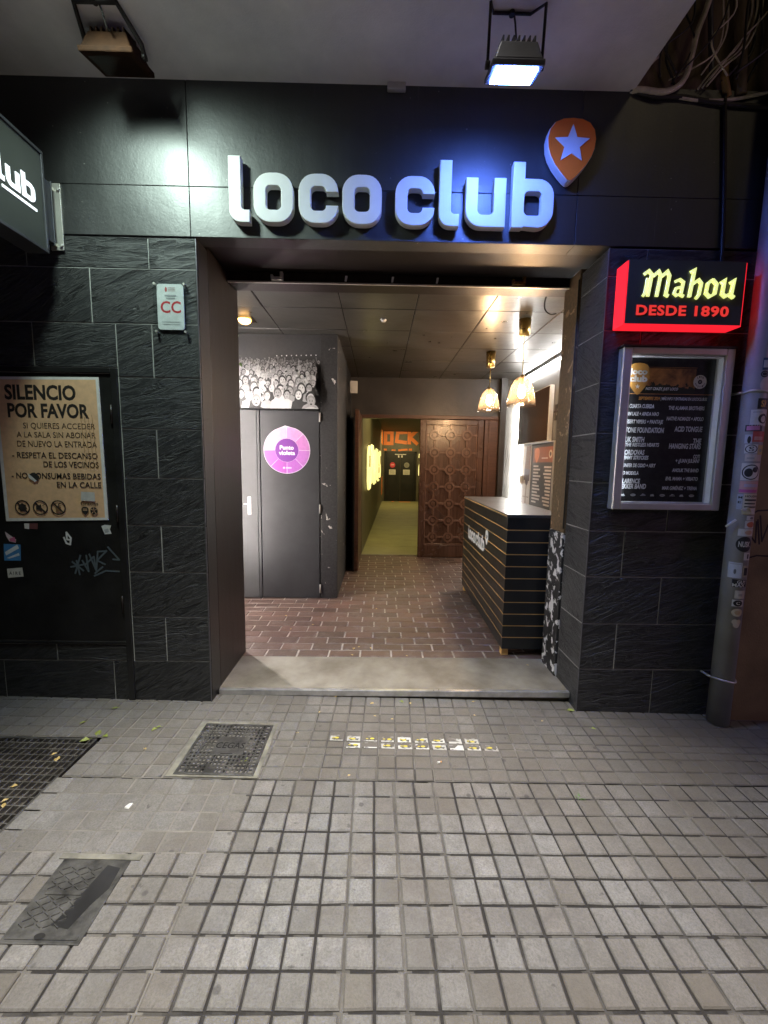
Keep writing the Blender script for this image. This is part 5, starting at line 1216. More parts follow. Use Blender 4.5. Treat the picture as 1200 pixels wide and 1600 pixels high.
squig(WALL(-0.0455), [[(2.086, 1.084), (2.114, 1.029), (2.092, 1.158)], [(2.116, 1.14), (2.108, 1.081), (2.143, 1.037), (2.136, 1.158)], [(2.142, 1.169), (2.166, 1.03)], [(2.154, 1.191), (2.179, 1.045), (2.204, 1.141)], [(2.081, 1.19), (2.136, 1.22), (2.208, 1.225)], [(2.095, 0.944), (2.159, 0.963), (2.241, 0.96)]], 0.009, (0.012, 0.012, 0.012), 'black looping graffiti scrawl on the brown neighbouring wall', (2.2, -0.045, 1.1))

# ================================================================== INSIDE THE LOBBY
def counter():
    x0, x1, y0, y1 = 0.925, 1.352, 0.590, 2.270; zt = 1.105; b = (1.13, 1.4, FZ0); sk = 0.035
    t = thing('reception_counter', 'black slatted reception counter with copper grooves and the white club logo', 'counter', b)
    def X(y): return x0 + sk * (y - y0) / (y1 - y0)
    n = 11; zb = FZ0 + 0.055; hgt = (zt - 0.024 - zb); step = hgt / n; g = 0.0065
    c = L(b)
    for k in range(n):
        z0, z1 = zb + k * step + (g / 2 if k else 0), zb + (k + 1) * step - (g / 2 if k < n - 1 else 0)
        c.hexa([(x0, y0, z0), (x1, y0, z0), (x1 + .02, y1, z0), (X(y1), y1, z0)], [(x0, y0, z1), (x1, y0, z1), (x1 + .02, y1, z1), (X(y1), y1, z1)])
    c.ob('slat_panel', 'counter', t, bevel=0.0015)
    c = L(b); e = 0.002
    for k in range(1, n):
        z = zb + k * step
        c.hexa([(x0 + e, y0 + e, z - g / 2 + .0003), (x1 - e, y0 + e, z - g / 2 + .0003), (x1 - e, y1 - e, z - g / 2 + .0003), (X(y1) + e, y1 - e, z - g / 2 + .0003)], [(x0 + e, y0 + e, z + g / 2 - .0003), (x1 - e, y0 + e, z + g / 2 - .0003), (x1 - e, y1 - e, z + g / 2 - .0003), (X(y1) + e, y1 - e, z + g / 2 - .0003)])
    c.ob('groove_strip', 'groove', t)
    c = L(b); c.hexa([(x0 - .006, y0 - .006, zt - .0235), (x1 + .004, y0 - .006, zt - .0235), (x1 + .024, y1 + .004, zt - .0235), (X(y1) - .006, y1 + .004, zt - .0235)], [(x0 - .006, y0 - .006, zt), (x1 + .004, y0 - .006, zt), (x1 + .024, y1 + .004, zt), (X(y1) - .006, y1 + .004, zt)])
    c.ob('counter_top', 'countertop', t, bevel=0.003)
    c = L(b); c.tube([(x0 - .007, y0, zt - 0.013), (X(y1) - .007, y1, zt - 0.013)], 0.0035, 6); c.ob('edge_trim', 'groove', t)
    for (px, py) in ((x0 + .03, y0 + .04), (x1 - .05, y0 + .05), (x0 + .07, y1 - .06), (x1 - .05, y1 - .06)):
        c = L(b); c.box((px - .025, py - .025, FZ0 + 0.001), (px + .025, py + .025, FZ0 + .0545)); c.ob('foot', 'groove', t, bevel=0.002)
    # logo on the side towards the lobby
    fr = WEST(0) 
    an = math.atan2(sk, y1 - y0)
    frl = FRM((X(1.97) - 0.0012, 1.97, 0.69), (-math.sin(an) * -1 * -1, -math.cos(an), 0), (0, 0, 1))
    c = L(b); logo_mesh(c, frl, 0.0, 0.0, 0.0, 0.43, 0.004, xs=1.0)
    me = curve_shape([pick_outline(0.80, 0.145, 0.095, 0.125), star(0.80, 0.152, 0.034)[::-1]], 0.004, 0.0); c.mesh(me, frl)
    c.ob('logo_lettering', 'white', t)
counter()
def pendant(x, y, zcap, zsh, label):
    b = (x, y, 2.70); t = thing('pendant_lamp', label, 'pendant lamp', b, 'pendant lamps over the counter')
    c = L(b); c.lathe((x, y, 0), [(0.0, 2.695), (0.052, 2.695), (0.044, 2.695 - zcap), (0.040, 2.692 - zcap), (0.0, 2.691 - zcap)], 28); c.ob('ceiling_cap', 'brass', t)
    c = L(b); c.tube([(x, y, 2.69 - zcap), (x, y, zsh + 0.255)], 0.0032, 6); c.ob('cord', 'brass', t)
    c = L(b); c.lathe((x, y, zsh), [(0.004, 0.262), (0.020, 0.260), (0.022, 0.215), (0.017, 0.205), (0.017, 0.178), (0.0, 0.176)], 16); c.ob('lamp_holder', 'brass', t)
    prof = [(0.024, 0.247), (0.042, 0.240), (0.068, 0.212), (0.090, 0.170), (0.106, 0.115), (0.116, 0.055), (0.121, 0.0), (0.1175, -0.0005), (0.1125, 0.056), (0.1025, 0.114), (0.0865, 0.168), (0.066, 0.208), (0.041, 0.236), (0.024, 0.243)]
    c = L(b); c.lathe((x, y, zsh), prof, 40); c.ob('lamp_shade', 'shade', t)
    c = L(b); c.lathe((x, y, zsh), [(0.001, 0.068), (0.016, 0.074), (0.027, 0.092), (0.030, 0.112), (0.025, 0.138), (0.015, 0.160), (0.0135, 0.174), (0.001, 0.175)], 20); c.ob('bulb', 'bulb', t)
pendant(1.218, 2.40, 0.165, 2.052, 'lit smoked glass pendant with a brass cap, hanging farther back over the counter')
pendant(1.232, 1.36, 0.130, 1.972, 'lit smoked glass pendant with a brass cap, nearer the street over the counter')
# recessed amber spot
rb = (-1.20, 1.49, 2.69)
RS = thing('recessed_spotlight', 'small square recessed spotlight glowing amber in the lobby ceiling', 'spotlight', rb)
c = L(rb)
for lo, hi in (((-1.285, 1.41, 2.690), (-1.115, 1.428, 2.6945)), ((-1.285, 1.552, 2.690), (-1.115, 1.57, 2.6945)), ((-1.285, 1.4285, 2.690), (-1.267, 1.5515, 2.6945)), ((-1.133, 1.4285, 2.690), (-1.115, 1.5515, 2.6945))): c.box(lo, hi)
c.ob('spot_frame', 'steel', RS, bevel=0.001)
c = L(rb); c.lathe((-1.20, 1.49, 2.655), [(0.0, 0.0), (0.030, 0.004), (0.050, 0.018), (0.056, 0.037), (0.0, 0.038)], 24); c.ob('lens', 'spot', RS)
c = L((0.02, 1.42, 2.69)); c.lathe((0.02, 1.42, 2.672), [(0, 0), (0.02, 0.002), (0.026, 0.012), (0.026, 0.022), (0, 0.0225)], 16); tag(c.ob('sprinkler_head', 'alu'), 'small chrome sprinkler head in the lobby ceiling', 'sprinkler').location = (0.02, 1.42, 2.69)
c = L((-0.90, 1.83, 2.64)); c.box((-0.925, 1.80, 2.61), (-0.885, 1.866, 2.665)); c.tube([(-0.905, 1.81, 2.64), (-0.905, 1.77, 2.625)], 0.014, 10); 
# LED strips
def led(name, label, a, b, w_, mt='led'):
    c = L(a); va, vb = Vector(a), Vector(b)
    c.tube([a, b], w_, 10); t = thing('led_strip', label, 'light strip', a)
    c.ob('light_tube', mt, t)
    return t
t = led('led', 'bright white vertical light strip in the far right corner behind the counter', (2.022, 3.868, 0.60), (2.022, 3.868, 2.34), 0.012)
c = L((2.022, 3.868, 0.60)); c.box((2.036, 3.845, 0.58), (2.048, 3.898, 2.36)); c.ob('strip_channel', 'alu', t)
t = led('led', 'bright white light strip running along the top of the right lobby wall', (2.00, 0.75, 2.645), (2.00, 3.60, 2.645), 0.010, 'ledtop')
c = L((2.02, 0.75, 2.645)); c.box((2.005, 0.74, 2.662), (2.048, 3.61, 2.680)); c.ob('strip_channel', 'steel', t)
t = led('led', 'white vertical light strip on the left lobby wall behind the jamb', (-1.525, 1.22, 0.35), (-1.525, 1.22, 2.45), 0.013, 'ledleft')
c = L((-1.525, 1.22, 0.35)); c.box((-1.558, 1.19, 0.33), (-1.540, 1.25, 2.47)); c.ob('strip_channel', 'alu', t)
# dark screen on the right wall
sb2 = (2.03, 3.15, 2.07)
c = L(sb2); SCN = thing('wall_screen', 'large dark switched off screen on the right lobby wall', 'screen', sb2)
c.box((1.995, 2.640, 1.748), (2.046, 3.70, 2.405)); c.ob('screen_frame', 'alu', SCN, bevel=0.003)
c = L(sb2); c.box((1.988, 2.655, 1.762), (1.9945, 3.685, 2.392)); c.ob('screen_glass', 'tv', SCN)
# posters and oddments under the screen
RWF = WEST(2.047); 
def rwp(y, z): return (-y, z)
Pg = Print(RWF, (2.04, 2.8, 1.4))
Pg.sheet([rwp(3.22, 0.95), rwp(2.52, 0.95), rwp(2.52, 1.715), rwp(3.22, 1.715)], (0.05, 0.048, 0.046), 0.006)
Pg.rect(-3.18, 1.50, -2.56, 1.69, (0.30, 0.10, 0.045)); Pg.poly(pick_outline(-3.06, 1.59, 0.17, 0.19), (0.68, 0.26, 0.12)); Pg.poly(disc(-2.63, 1.60, 0.05), (0.65, 0.55, 0.42)); Pg.poly(disc(-2.63, 1.60, 0.025), (0.05, 0.04, 0.04))
Pg.rect(-2.9, 1.545, -2.7, 1.56, (0.7, 0.6, 0.5))
for i in range(12):
    z = 1.44 - i * 0.042
    Pg.rect(-3.16, z, -3.16 + random.uniform(.15, .28), z + 0.022, (0.72, 0.66, 0.60)); Pg.rect(-2.58 - random.uniform(.14, .26), z - .01, -2.58, z + 0.013, (0.72, 0.64, 0.56))
o = tag(Pg.ob('gig_poster', 'gloss'), 'gig poster with an orange header on the lobby wall below the dark screen', 'poster'); o.location = (2.04, 2.8, 1.4)
c = L((2.0, 3.3, 1.4)); c.box((2.02, 2.50, 0.93), (2.046, 2.515, 1.74)); c.box((2.02, 2.50, 1.7405), (2.046, 3.24, 1.752)); c.ob('poster_frame', 'alu', None, bevel=0.002)
o = bpy.data.objects['poster_frame']; tag(o, 'slim chrome snap frame round the poster below the dark screen', 'frame'); o.location = (2.0, 3.3, 1.4)
Pb = Print(RWF, (2.04, 3.4, 1.3))
Pb.sheet([rwp(3.56, 0.75), rwp(3.27, 0.75), rwp(3.27, 1.74), rwp(3.56, 1.74)], (0.70, 0.66, 0.60), 0.004)
Pb.poly([(-3.50, 1.40), (-3.30, 1.38), (-3.28, 1.72), (-3.46, 1.72)], (0.22, 0.10, 0.055)); Pb.poly([(-3.52, 1.26), (-3.30, 1.25), (-3.29, 1.40), (-3.50, 1.42)], (0.16, 0.11, 0.12)); Pb.poly(disc(-3.40, 1.27, 0.06, 0.09), (0.13, 0.10, 0.11))
Pb.poly([(-3.46, 0.80), (-3.40, 0.80), (-3.38, 1.18), (-3.43, 1.20)], (0.45, 0.38, 0.30)); Pb.rect(-3.54, 1.02, -3.30, 1.035, (0.4, 0.34, 0.28))
o = tag(Pb.ob('wall_banner', 'print'), 'tall pale banner with a brown figure shape, left of the framed poster behind the counter', 'banner'); o.location = (2.04, 3.4, 1.3)
c = L((2.03, 3.62, 1.2)); c.box((2.030, 3.58, 1.20), (2.048, 3.66, 1.31)); c.box((2.024, 3.60, 1.225), (2.0298, 3.64, 1.285)); tag(c.ob('wall_switch', 'white', None, bevel=0.003), 'white light switch on the right lobby wall', 'switch').location = (2.03, 3.62, 1.2)
c = L((2.03, 2.4, 2.0)); c.box((2.02, 2.36, 1.98), (2.048, 2.54, 2.16)); c.tube([(2.015, 2.45, 2.10), (2.01, 2.45, 2.02)], 0.02, 8); c.box((1.99, 2.40, 2.06), (2.0195, 2.50, 2.08)); tag(c.ob('wall_bracket', 'darkmetal', None, bevel=0.003), 'black swivel bracket on the right lobby wall beside the screen', 'bracket').location = (2.03, 2.4, 2.0)
Pk_ = Print(RWF, (2.04, 2.3, 1.5)); Pk_.sheet([rwp(2.45, 0.95), rwp(2.27, 0.95), rwp(2.27, 1.66), rwp(2.45, 1.66)], (0.62, 0.42, 0.28), 0.004)
for i in range(14): Pk_.rect(-2.43, 1.0 + i * .046, -2.31 + random.uniform(-.03, .02), 1.016 + i * .046, (0.42, 0.27, 0.17))
o = tag(Pk_.ob('paper_list', 'print'), 'long tan paper list taped to the right lobby wall', 'paper'); o.location = (2.04, 2.3, 1.5)
c = L((2.0, 2.2, 1.8)); c.box((2.0, 2.16, 1.67), (2.046, 2.24, 2.0)); tag(c.ob('ticket_holder', M('amber_plastic', (0.75, 0.33, 0.03), 0.35), None, bevel=0.004), 'amber plastic holder on the right lobby wall above the paper list', 'holder').location = (2.0, 2.2, 1.8)
c = L((2.0, 2.2, 2.1)); c.box((2.01, 2.15, 2.003), (2.046, 2.26, 2.26)); tag(c.ob('card_rack', 'white', None, bevel=0.004), 'pale narrow rack above the amber holder on the right lobby wall', 'rack').location = (2.0, 2.2, 2.1)
cable('loop_cable', 'black cable loop hanging from the lobby ceiling beside the right jamb', [(1.19, 0.70, 2.69), (1.15, 0.70, 2.62), (1.14, 0.68, 2.54), (1.17, 0.66, 2.50), (1.21, 0.65, 2.50)], 0.005, 'cabledark')
# white detector box
c = L((-0.335, 3.15, 2.41)); c.box((-0.378, 3.03, 2.335), (-0.288, 3.075, 2.482)); c.box((-0.358, 3.0295, 2.35), (-0.308, 3.024, 2.40)); tag(c.ob('alarm_box', 'white', None, bevel=0.012, seg=3), 'white rounded alarm sensor box at the end of the dark side wall', 'alarm box').location = (-0.335, 3.15, 2.41)
c = L((-0.40, 3.2, 2.4)); c.box((-0.424, 3.076, 2.30), (-0.31, 3.20, 2.31)); c.ob('sensor_shelf', 'black', BLD)
# leafy plant behind the left jamb
random.seed(5)
c = L((-1.02, 0.80, 2.2)); pl_t = thing('hanging_plant', 'green ivy leaves peeping out behind the left jamb at the top', 'plant', (-1.02, 0.80, 2.2))
c.tube([(-1.13, 0.72, 2.50), (-1.09, 0.78, 2.36), (-1.06, 0.80, 2.22), (-1.05, 0.80, 2.12)], 0.004, 6); c.ob('stem', 'leaf', pl_t)
c = L((-1.02, 0.80, 2.2))
for i in range(60):
    f = random.random(); p = Vector((-1.10 + 0.055 * f + random.gauss(0, .035), 0.76 + random.gauss(0, .04), 2.46 - 0.36 * f + random.gauss(0, .03)))
    if p.x > -1.02: continue
    d = Vector((random.gauss(0, 1), random.gauss(0, 1), random.gauss(-.3, .7))).normalized(); n = d.cross(Vector((random.gauss(0, 1), random.gauss(0, 1), random.gauss(0, 1)))).normalized(); s_ = random.uniform(.018, .034)
    c.face([p, p + d * s_ * .5 + n * s_ * .4, p + d * s_ * 1.2, p + d * s_ * .5 - n * s_ * .4])
c.ob('leaves', 'leaf', pl_t)
# crowd print above the doors
def crowd():
    random.seed(11)
    b = (-1.2, 1.87, 2.3); fr = WALL(1.8985); P = Print(fr, b); x0, x1, z0, z1 = -1.555, -0.592, 1.972, 2.695
    P.sheet([(x0, z0), (x1, z0), (x1, z1), (x0, z1)], (0.034, 0.034, 0.036), 0.003); P.step = 0.00006
    for i in range(5): P.rect(x0, z0, x1, 2.50 - i * 0.05, (0.033 - i * .004, 0.033 - i * .004, 0.034 - i * .004))
    for i in range(9): P.poly(disc(-1.02 + i * 0.048, 2.49 + 0.0015 * i, 0.0055), (0.75, 0.75, 0.75))
    for i in range(3): P.poly([(-0.95 + i * .11, 2.40), (-0.90 + i * .11, 2.40), (-0.895 + i * .11, 2.45), (-0.94 + i * .11, 2.455)], (0.10, 0.10, 0.10))
    def g(v): v = max(0.015, min(0.75, v)); return (v, v * 0.99, v * 0.975)
    zrow = 2.435; size = 0.016; rowi = 0
    while zrow > z0 - 0.02:
        x = x0 + random.uniform(0, size)
        while x < x1 - size * 0.5:
            s = size * random.uniform(.85, 1.18); cxx = x + random.uniform(-.3, .3) * s; cz = zrow + random.uniform(-.5, .5) * s
            if x0 + s < cxx < x1 - s and cz > z0 + s * 1.3:
                cloth = random.choice([.02, .03, .05, .35, .55, .62, .25]); skin = random.uniform(.32, .66) * (0.45 + 0.55 * min(1, (2.40 - cz) / .16))
                lo = max(cz - 3.2 * s, z0 + .002)
                P.poly([(max(cxx - 1.6 * s, x0), lo), (min(cxx + 1.6 * s, x1), lo), (min(cxx + 1.3 * s, x1), max(cz - 1.5 * s, lo + .001)), (cxx + .4 * s, max(cz - 1.0 * s, lo + .002)), (cxx - .4 * s, max(cz - 1.0 * s, lo + .002)), (max(cxx - 1.3 * s, x0), max(cz - 1.5 * s, lo + .001))], g(cloth))
                if random.random() < .32 and s > .012:                 # a raised arm
                    sd = random.choice((-1, 1)); ax_ = cxx + sd * 1.2 * s
                    if x0 + s < ax_ + sd * .6 * s < x1 - s:
                        P.line([(ax_, cz - 1.2 * s), (ax_ + sd * .5 * s, cz + .4 * s), (ax_ + sd * random.uniform(-.6, .8) * s, cz + random.uniform(1.6, 2.4) * s)], .42 * s, g(skin)); P.poly(disc(ax_ + sd * .3 * s, cz + 2.0 * s, .35 * s, n=8), g(skin))
                hair = random.choice([.015, .02, .04, .10, .28])
                an = random.gauss(0, .18)
                P.poly(disc(cxx, cz + .14 * s, .86 * s, 1.12 * s, 14, an), g(hair))
                P.poly(disc(cxx + .05 * s, cz - .10 * s, .66 * s, .92 * s, 14, an), g(skin))
                if s > .014:
                    for e in (-1, 1): P.poly(disc(cxx + e * .27 * s, cz + .12 * s, .13 * s, .09 * s, 7), g(.04)); P.poly([(cxx + e * .12 * s, cz + .28 * s), (cxx + e * .44 * s, cz + .26 * s), (cxx + e * .28 * s, cz + .36 * s)][::e], g(.06))
                    P.poly([(cxx - .07 * s, cz - .18 * s), (cxx + .13 * s, cz - .18 * s), (cxx + .03 * s, cz + .08 * s)], g(skin * .72)); P.poly(disc(cxx + .02 * s, cz - .50 * s, .26 * s, random.uniform(.06, .17) * s, 8), g(random.choice([.04, .6])))
            x += size * random.uniform(1.6, 2.5)
        zrow -= size * 1.55; size *= 1.145; rowi += 1
    o = tag(P.ob('crowd_print', 'print'), 'black and white photo print of a cheering crowd above the black lobby door', 'photo print'); o.location = b
crowd()
# round purple sticker on the door
pv = (-0.927, 1.87, 1.58); Pv = Print(WALL(1.8715), pv); cx_, cz_, R_ = -0.927, 1.572, 0.233
out = [(cx_ + R_ * math.cos(a) * (1 if not 62 < math.degrees(a) % 360 < 118 else 1.0), cz_ + R_ * math.sin(a)) for a in [2 * math.pi * i / 48 for i in range(48)]]
out = [p for p in out if not (70 < math.degrees(math.atan2(p[1] - cz_, p[0] - cx_)) % 360 < 115)]
i_ = [k for k, p in enumerate(out) if math.degrees(math.atan2(p[1] - cz_, p[0] - cx_)) % 360 > 114][0]
out.insert(i_, (cx_ - 0.015, cz_ + 0.243))
Pv.sheet(out, (0.72, 0.66, 0.74), 0.0012)
cols = [(0.56, 0.22, 0.52), (0.66, 0.30, 0.56), (0.78, 0.42, 0.60), (0.80, 0.47, 0.62), (0.46, 0.13, 0.46), (0.40, 0.10, 0.42), (0.42, 0.13, 0.48), (0.48, 0.18, 0.52)]
for k in range(8):
    a0, a1 = rad(45 * k + .6), rad(45 * k + 44.4); n = 7
    arc_o = [(cx_ + 0.228 * math.cos(a0 + (a1 - a0) * i / n), cz_ + 0.228 * math.sin(a0 + (a1 - a0) * i / n)) for i in range(n + 1)]; arc_i = [(cx_ + 0.118 * math.cos(a1 + (a0 - a1) * i / n), cz_ + 0.118 * math.sin(a1 + (a0 - a1) * i / n)) for i in range(n + 1)]
    for i in range(n): Pv.poly([arc_o[i], arc_o[i + 1], arc_i[n - i - 1], arc_i[n - i]], cols[k], 0.00002)
Pv.poly(disc(cx_, cz_, 0.117), (0.20, 0.045, 0.30)); Pv.text('Punto', cx_ - .070, cx_ + .070, cz_ + .008, .040, (0.85, 0.82, 0.86), 0.03); Pv.text('violeta', cx_ - .080, cx_ + .082, cz_ - .045, .040, (0.85, 0.82, 0.86), 0.03)
Pv.poly(disc(cx_ - .03, cz_ - .175, .010), (0.8, 0.7, 0.82)); Pv.rect(cx_ - .012, cz_ - .182, cx_ + .045, cz_ - .168, (0.7, 0.55, 0.72))
o = tag(Pv.ob('round_sticker', 'gloss'), 'large round purple sticker on the black lobby door', 'sticker'); o.location = pv

# ================================================================== ON THE PAVEMENT
def slab(x, y): return (x, y, gz(x))
def gas_cover():
    x0, x1, y0, y1 = -0.925, -0.560, -0.585, -0.212; b = ((x0 + x1) / 2, (y0 + y1) / 2, gz(-0.74))
    t = thing('gas_cover', 'square cast iron utility cover with a waffle grid and raised name plate', 'cover', b)
    def P(x, y, h): return PAVE @ Vector((x, y, h + 0.004))
    def bx_(c, xa, ya, xb, yb, h0, h1): c.hexa([P(xa, ya, h0), P(xb, ya, h0), P(xb, yb, h0), P(xa, yb, h0)], [P(xa, ya, h1), P(xb, ya, h1), P(xb, yb, h1), P(xa, yb, h1)])
    c = L(b); bx_(c, x0, y0, x1, y1, -0.01, 0.0005); c.ob('cover_plate', 'void', t)
    c = L(b); w2 = .014
    bx_(c, x0, y0, x1, y0 + w2, .0008, .006); bx_(c, x0, y1 - w2, x1, y1, .0008, .006); bx_(c, x0, y0 + w2 + .0004, x0 + w2, y1 - w2 - .0004, .0008, .006); bx_(c, x1 - w2, y0 + w2 + .0004, x1, y1 - w2 - .0004, .0008, .006)
    c.ob('cover_rim', 'iron', t, bevel=.0015)
    c = L(b); nx, ny = 17, 15; px_, py_ = (x1 - x0 - 2 * w2) / nx, (y1 - y0 - 2 * w2) / ny
    cx0, cx1, cy0, cy1 = x0 + w2 + 5 * px_, x1 - w2 - 4 * px_, y0 + w2 + 5 * py_, y1 - w2 - 4 * py_
    for i in range(1, nx):
        x = x0 + w2 + i * px_
        if cx0 - .003 < x < cx1 + .003: bx_(c, x - .0042, y0 + w2 + .0005, x + .0042, cy0 - .0005, .0008, .0052); bx_(c, x - .0042, cy1 + .0005, x + .0042, y1 - w2 - .0005, .0008, .0052)
        else: bx_(c, x - .0042, y0 + w2 + .0005, x + .0042, y1 - w2 - .0005, .0008, .0052)
    for j in range(1, ny):
        y = y0 + w2 + j * py_
        if cy0 - .003 < y < cy1 + .003: bx_(c, x0 + w2 + .0005, y - .0042, cx0 - .0005, y + .0042, .0007, .0049); bx_(c, cx1 + .0005, y - .0042, x1 - w2 - .0005, y + .0042, .0007, .0049)
        else: bx_(c, x0 + w2 + .0005, y - .0042, x1 - w2 - .0005, y + .0042, .0007, .0049)
    c.ob('cover_grid', 'iron', t)
    c = L(b); bx_(c, cx0, cy0, cx1, cy1, .0009, .0056); bx_(c, x0 + .13, y0 + .004, x0 + .18, y0 + .05, .0009, .0072); o = c.ob('name_plate', 'iron', t, bevel=.001)
    c = L(b); text3d(c, PAVE @ Matrix.Translation((0, 0, .004)), 'CEGAS', cx0 + .008, cx1 - .008, (cy0 + cy1) / 2 - .020, .042, .0064, .01); c.ob('raised_lettering', 'void', t)
    c = L(b); bx_(c, cx0 + .05, cy0 + .008, cx1 - .05, cy0 + .013, .0057, .0064); c.ob('raised_lettering', 'void', t)
    c = L(b); 
    bx_(c, x0 - .03, y0 - .012, x0 - .001, y1 + .02, -.004, .0028); bx_(c, x1 + .001, y0 - .012, x1 + .022, y1 + .02, -.004, .0028); bx_(c, x0 - .0008, y1 + .001, x1 + .0008, y1 + .02, -.004, .0028); bx_(c, x0 - .0008, y0 - .012, x1 + .0008, y0 - .001, -.004, .0028)
    c.ob('cement_surround', 'cement', t)
gas_cover()
def tread_cover():
    x0, x1, y0, y1 = -1.105, -0.868, -1.268, -1.004; b = (-0.98, -1.14, gz(-0.98))
    t = thing('access_cover', 'dark cast iron access cover with a zigzag tread in the lower left paving', 'cover', b)
    def P(x, y, h): return PAVE @ Vector((x, y, h + 0.0082))
    def bx_(c, xa, ya, xb, yb, h0, h1): c.hexa([P(xa, ya, h0), P(xb, ya, h0), P(xb, yb, h0), P(xa, yb, h0)], [P(xa, ya, h1), P(xb, ya, h1), P(xb, yb, h1), P(xa, yb, h1)])
    c = L(b); bx_(c, x0, y0, x1, y1, -.01, .003); c.ob('cover_plate', 'iron', t, bevel=.002)
    c = L(b); random.seed(9)
    for j in range(12):
        yy = y0 + .045 + j * .0165
        if abs(yy - (y0 + .143)) < .010: continue
        for i in range(5):
            xa = x0 + .018 + i * .027 + (.006 if j % 2 else 0)
            d = .010 if (i + j) % 2 else -.010
            p = [(xa, yy - d / 2), (xa + .006, yy - d / 2), (xa + .020, yy + d / 2), (xa + .014, yy + d / 2)]
            if d < 0: p = p
            c.hexa([P(*q, .0032) for q in [(xa, yy - d * .5), (xa + .020, yy + d * .5), (xa + .020, yy + d * .5 + .0045), (xa, yy - d * .5 + .0045)]], [P(*q, .0062) for q in [(xa + .001, yy - d * .5 + .001), (xa + .019, yy + d * .5 + .001), (xa + .019, yy + d * .5 + .0035), (xa + .001, yy - d * .5 + .0035)]])
    c.ob('tread_pattern', 'iron', t)
    c = L(b); bx_(c, x0 + .03, y0 + .139, x0 + .145, y0 + .149, .0032, .0058); bx_(c, x0 + .012, y0 + .010, x1 - .012, y0 + .020, .0032, .0055); c.ob('raised_bar', 'iron', t)
    c = L(b); c.prism(disc(x0 + .11, y0 + .018, .016, .009), PAVE, .0138, .0144); c.ob('key_hole', 'void', t)
    c = L(b); c.prism([(x1 - .07, y1 - .02), (x1 - .02, y1 - .03), (x1 - .015, y1 - .10), (x1 - .04, y0 + .11), (x1 - .06, y0 + .04), (x1 - .12, y0 + .05), (x1 - .10, y0 + .10), (x1 - .085, y1 - .09)][::-1], PAVE, .0113, .0118); c.ob('worn_patch', M('worn_dark_patch', (0.018, 0.017, 0.017), 0.4, var=.4), t)
    c = L(b); bx_(c, x0 - .02, y1 + .001, x1 + .03, y1 + .022, -.004, .0035); c.ob('cement_surround', 'cement', t)
tread_cover()
def tree_grate():
    x0, x1, y0, y1 = -2.25, -1.425, -0.898, -0.348; b = (-1.8, -0.6, gz(-1.8))
    t = thing('floor_grate', 'black iron floor grate set in the paving at the left edge', 'grate', b)
    def P(x, y, h): return PAVE @ Vector((x, y, h))
    def bx_(c, xa, ya, xb, yb, h0, h1): c.hexa([P(xa, ya, h0), P(xb, ya, h0), P(xb, yb, h0), P(xa, yb, h0)], [P(xa, ya, h1), P(xb, ya, h1), P(xb, yb, h1), P(xa, yb, h1)])
    c = L(b); bx_(c, x0, y0, x1, y1, -.06, -.018); c.ob('pit_bottom', 'pitdirt', t)
    c = L(b); bx_(c, x0, y0, x1, y0 + .012, -.03, .003); bx_(c, x0, y1 - .012, x1, y1, -.03, .003); bx_(c, x1 - .012, y0 + .0125, x1, y1 - .0125, -.03, .003); bx_(c, x0, y0 + .0125, x0 + .012, y1 - .0125, -.03, .003); c.ob('grate_frame', 'iron', t, bevel=.002)
    c = L(b); n = 26
    for i in range(1, n):
        x = x0 + (x1 - x0) * i / n; bx_(c, x - .0025, y0 + .0128, x + .0025, y1 - .0128, -.0175, .001)
    c.ob('grate_bar', 'grateiron', t)
    c = L(b); n = 13
    for j in range(1, n):
        y = y0 + (y1 - y0) * j / n; bx_(c, x0 + .0128, y - .0028, x1 - .0128, y + .0028, -.017, .0022)
    c.ob('cross_bar', 'grateiron', t)
tree_grate()
# white and yellow stencil marks in two rows
random.seed(17); ordn = ['first', 'second', 'third', 'fourth', 'fifth', 'sixth', 'seventh', 'eighth', 'ninth', 'tenth']
for r, (n, xs_, y_) in enumerate(((9, -0.205, -0.303), (9, -0.115, -0.3545))):
    for i in range(n):
        x = xs_ + i * 0.0893; P = Print(PAVE, (x, y_, gz(x))); h = .0042
        fade = (r == 0 and i == 7) or (r == 1 and i in (1, 6))
        base = random.choice([(0.52, 0.51, 0.47), (0.60, 0.59, 0.54), (0.44, 0.43, 0.39)]) if not (r == 1 and i == 8) else (0.36, 0.34, 0.31)
        q = lambda a, b_: (x + a * random.uniform(.93, 1.03), y_ + b_ * random.uniform(.9, 1.05))
        P.sheet([q(-.035, -.019), q(.035, -.019), q(.035, .019), q(-.035, .019)], base, .0006, h)
        if not fade:
            P.poly([(x - .026, y_ - .004), (x - .012, y_ - .013), (x + .006, y_ - .006), (x + .022, y_ - .012), (x + .028, y_ + .002), (x + .010, y_ + .001), (x + .012, y_ + .012), (x - .004, y_ + .004), (x - .020, y_ + .010)], (0.07, 0.065, 0.05))
            P.poly(disc(x + random.uniform(-.004, .012), y_ + random.uniform(-.002, .006), .012, .007, 10), (0.58, 0.48, 0.05)); P.poly(disc(x - .018, y_ + .002, .007, .004, 8), (0.55, 0.45, 0.06))
        for w_k in range(3):
            wx, wy = x + random.uniform(-.036, .036), y_ + random.choice([-.018, .018]) + random.uniform(-.004, .004); ws = random.uniform(.004, .010)
            P.poly([(wx + ws * random.uniform(.7, 1.5) * math.cos(a_), wy + ws * .7 * random.uniform(.5, 1.2) * math.sin(a_)) for a_ in [6.283 * m_ / 9 for m_ in range(9)]], (0.20, 0.19, 0.17))
        o = tag(P.ob('stencil_mark'), '%s white and yellow stencil mark from the left in the %s row on the paving' % (ordn[i], 'farther' if r == 0 else 'nearer'), 'stencil mark', 'stencil marks on the paving'); o.location = (x, y_, gz(x))
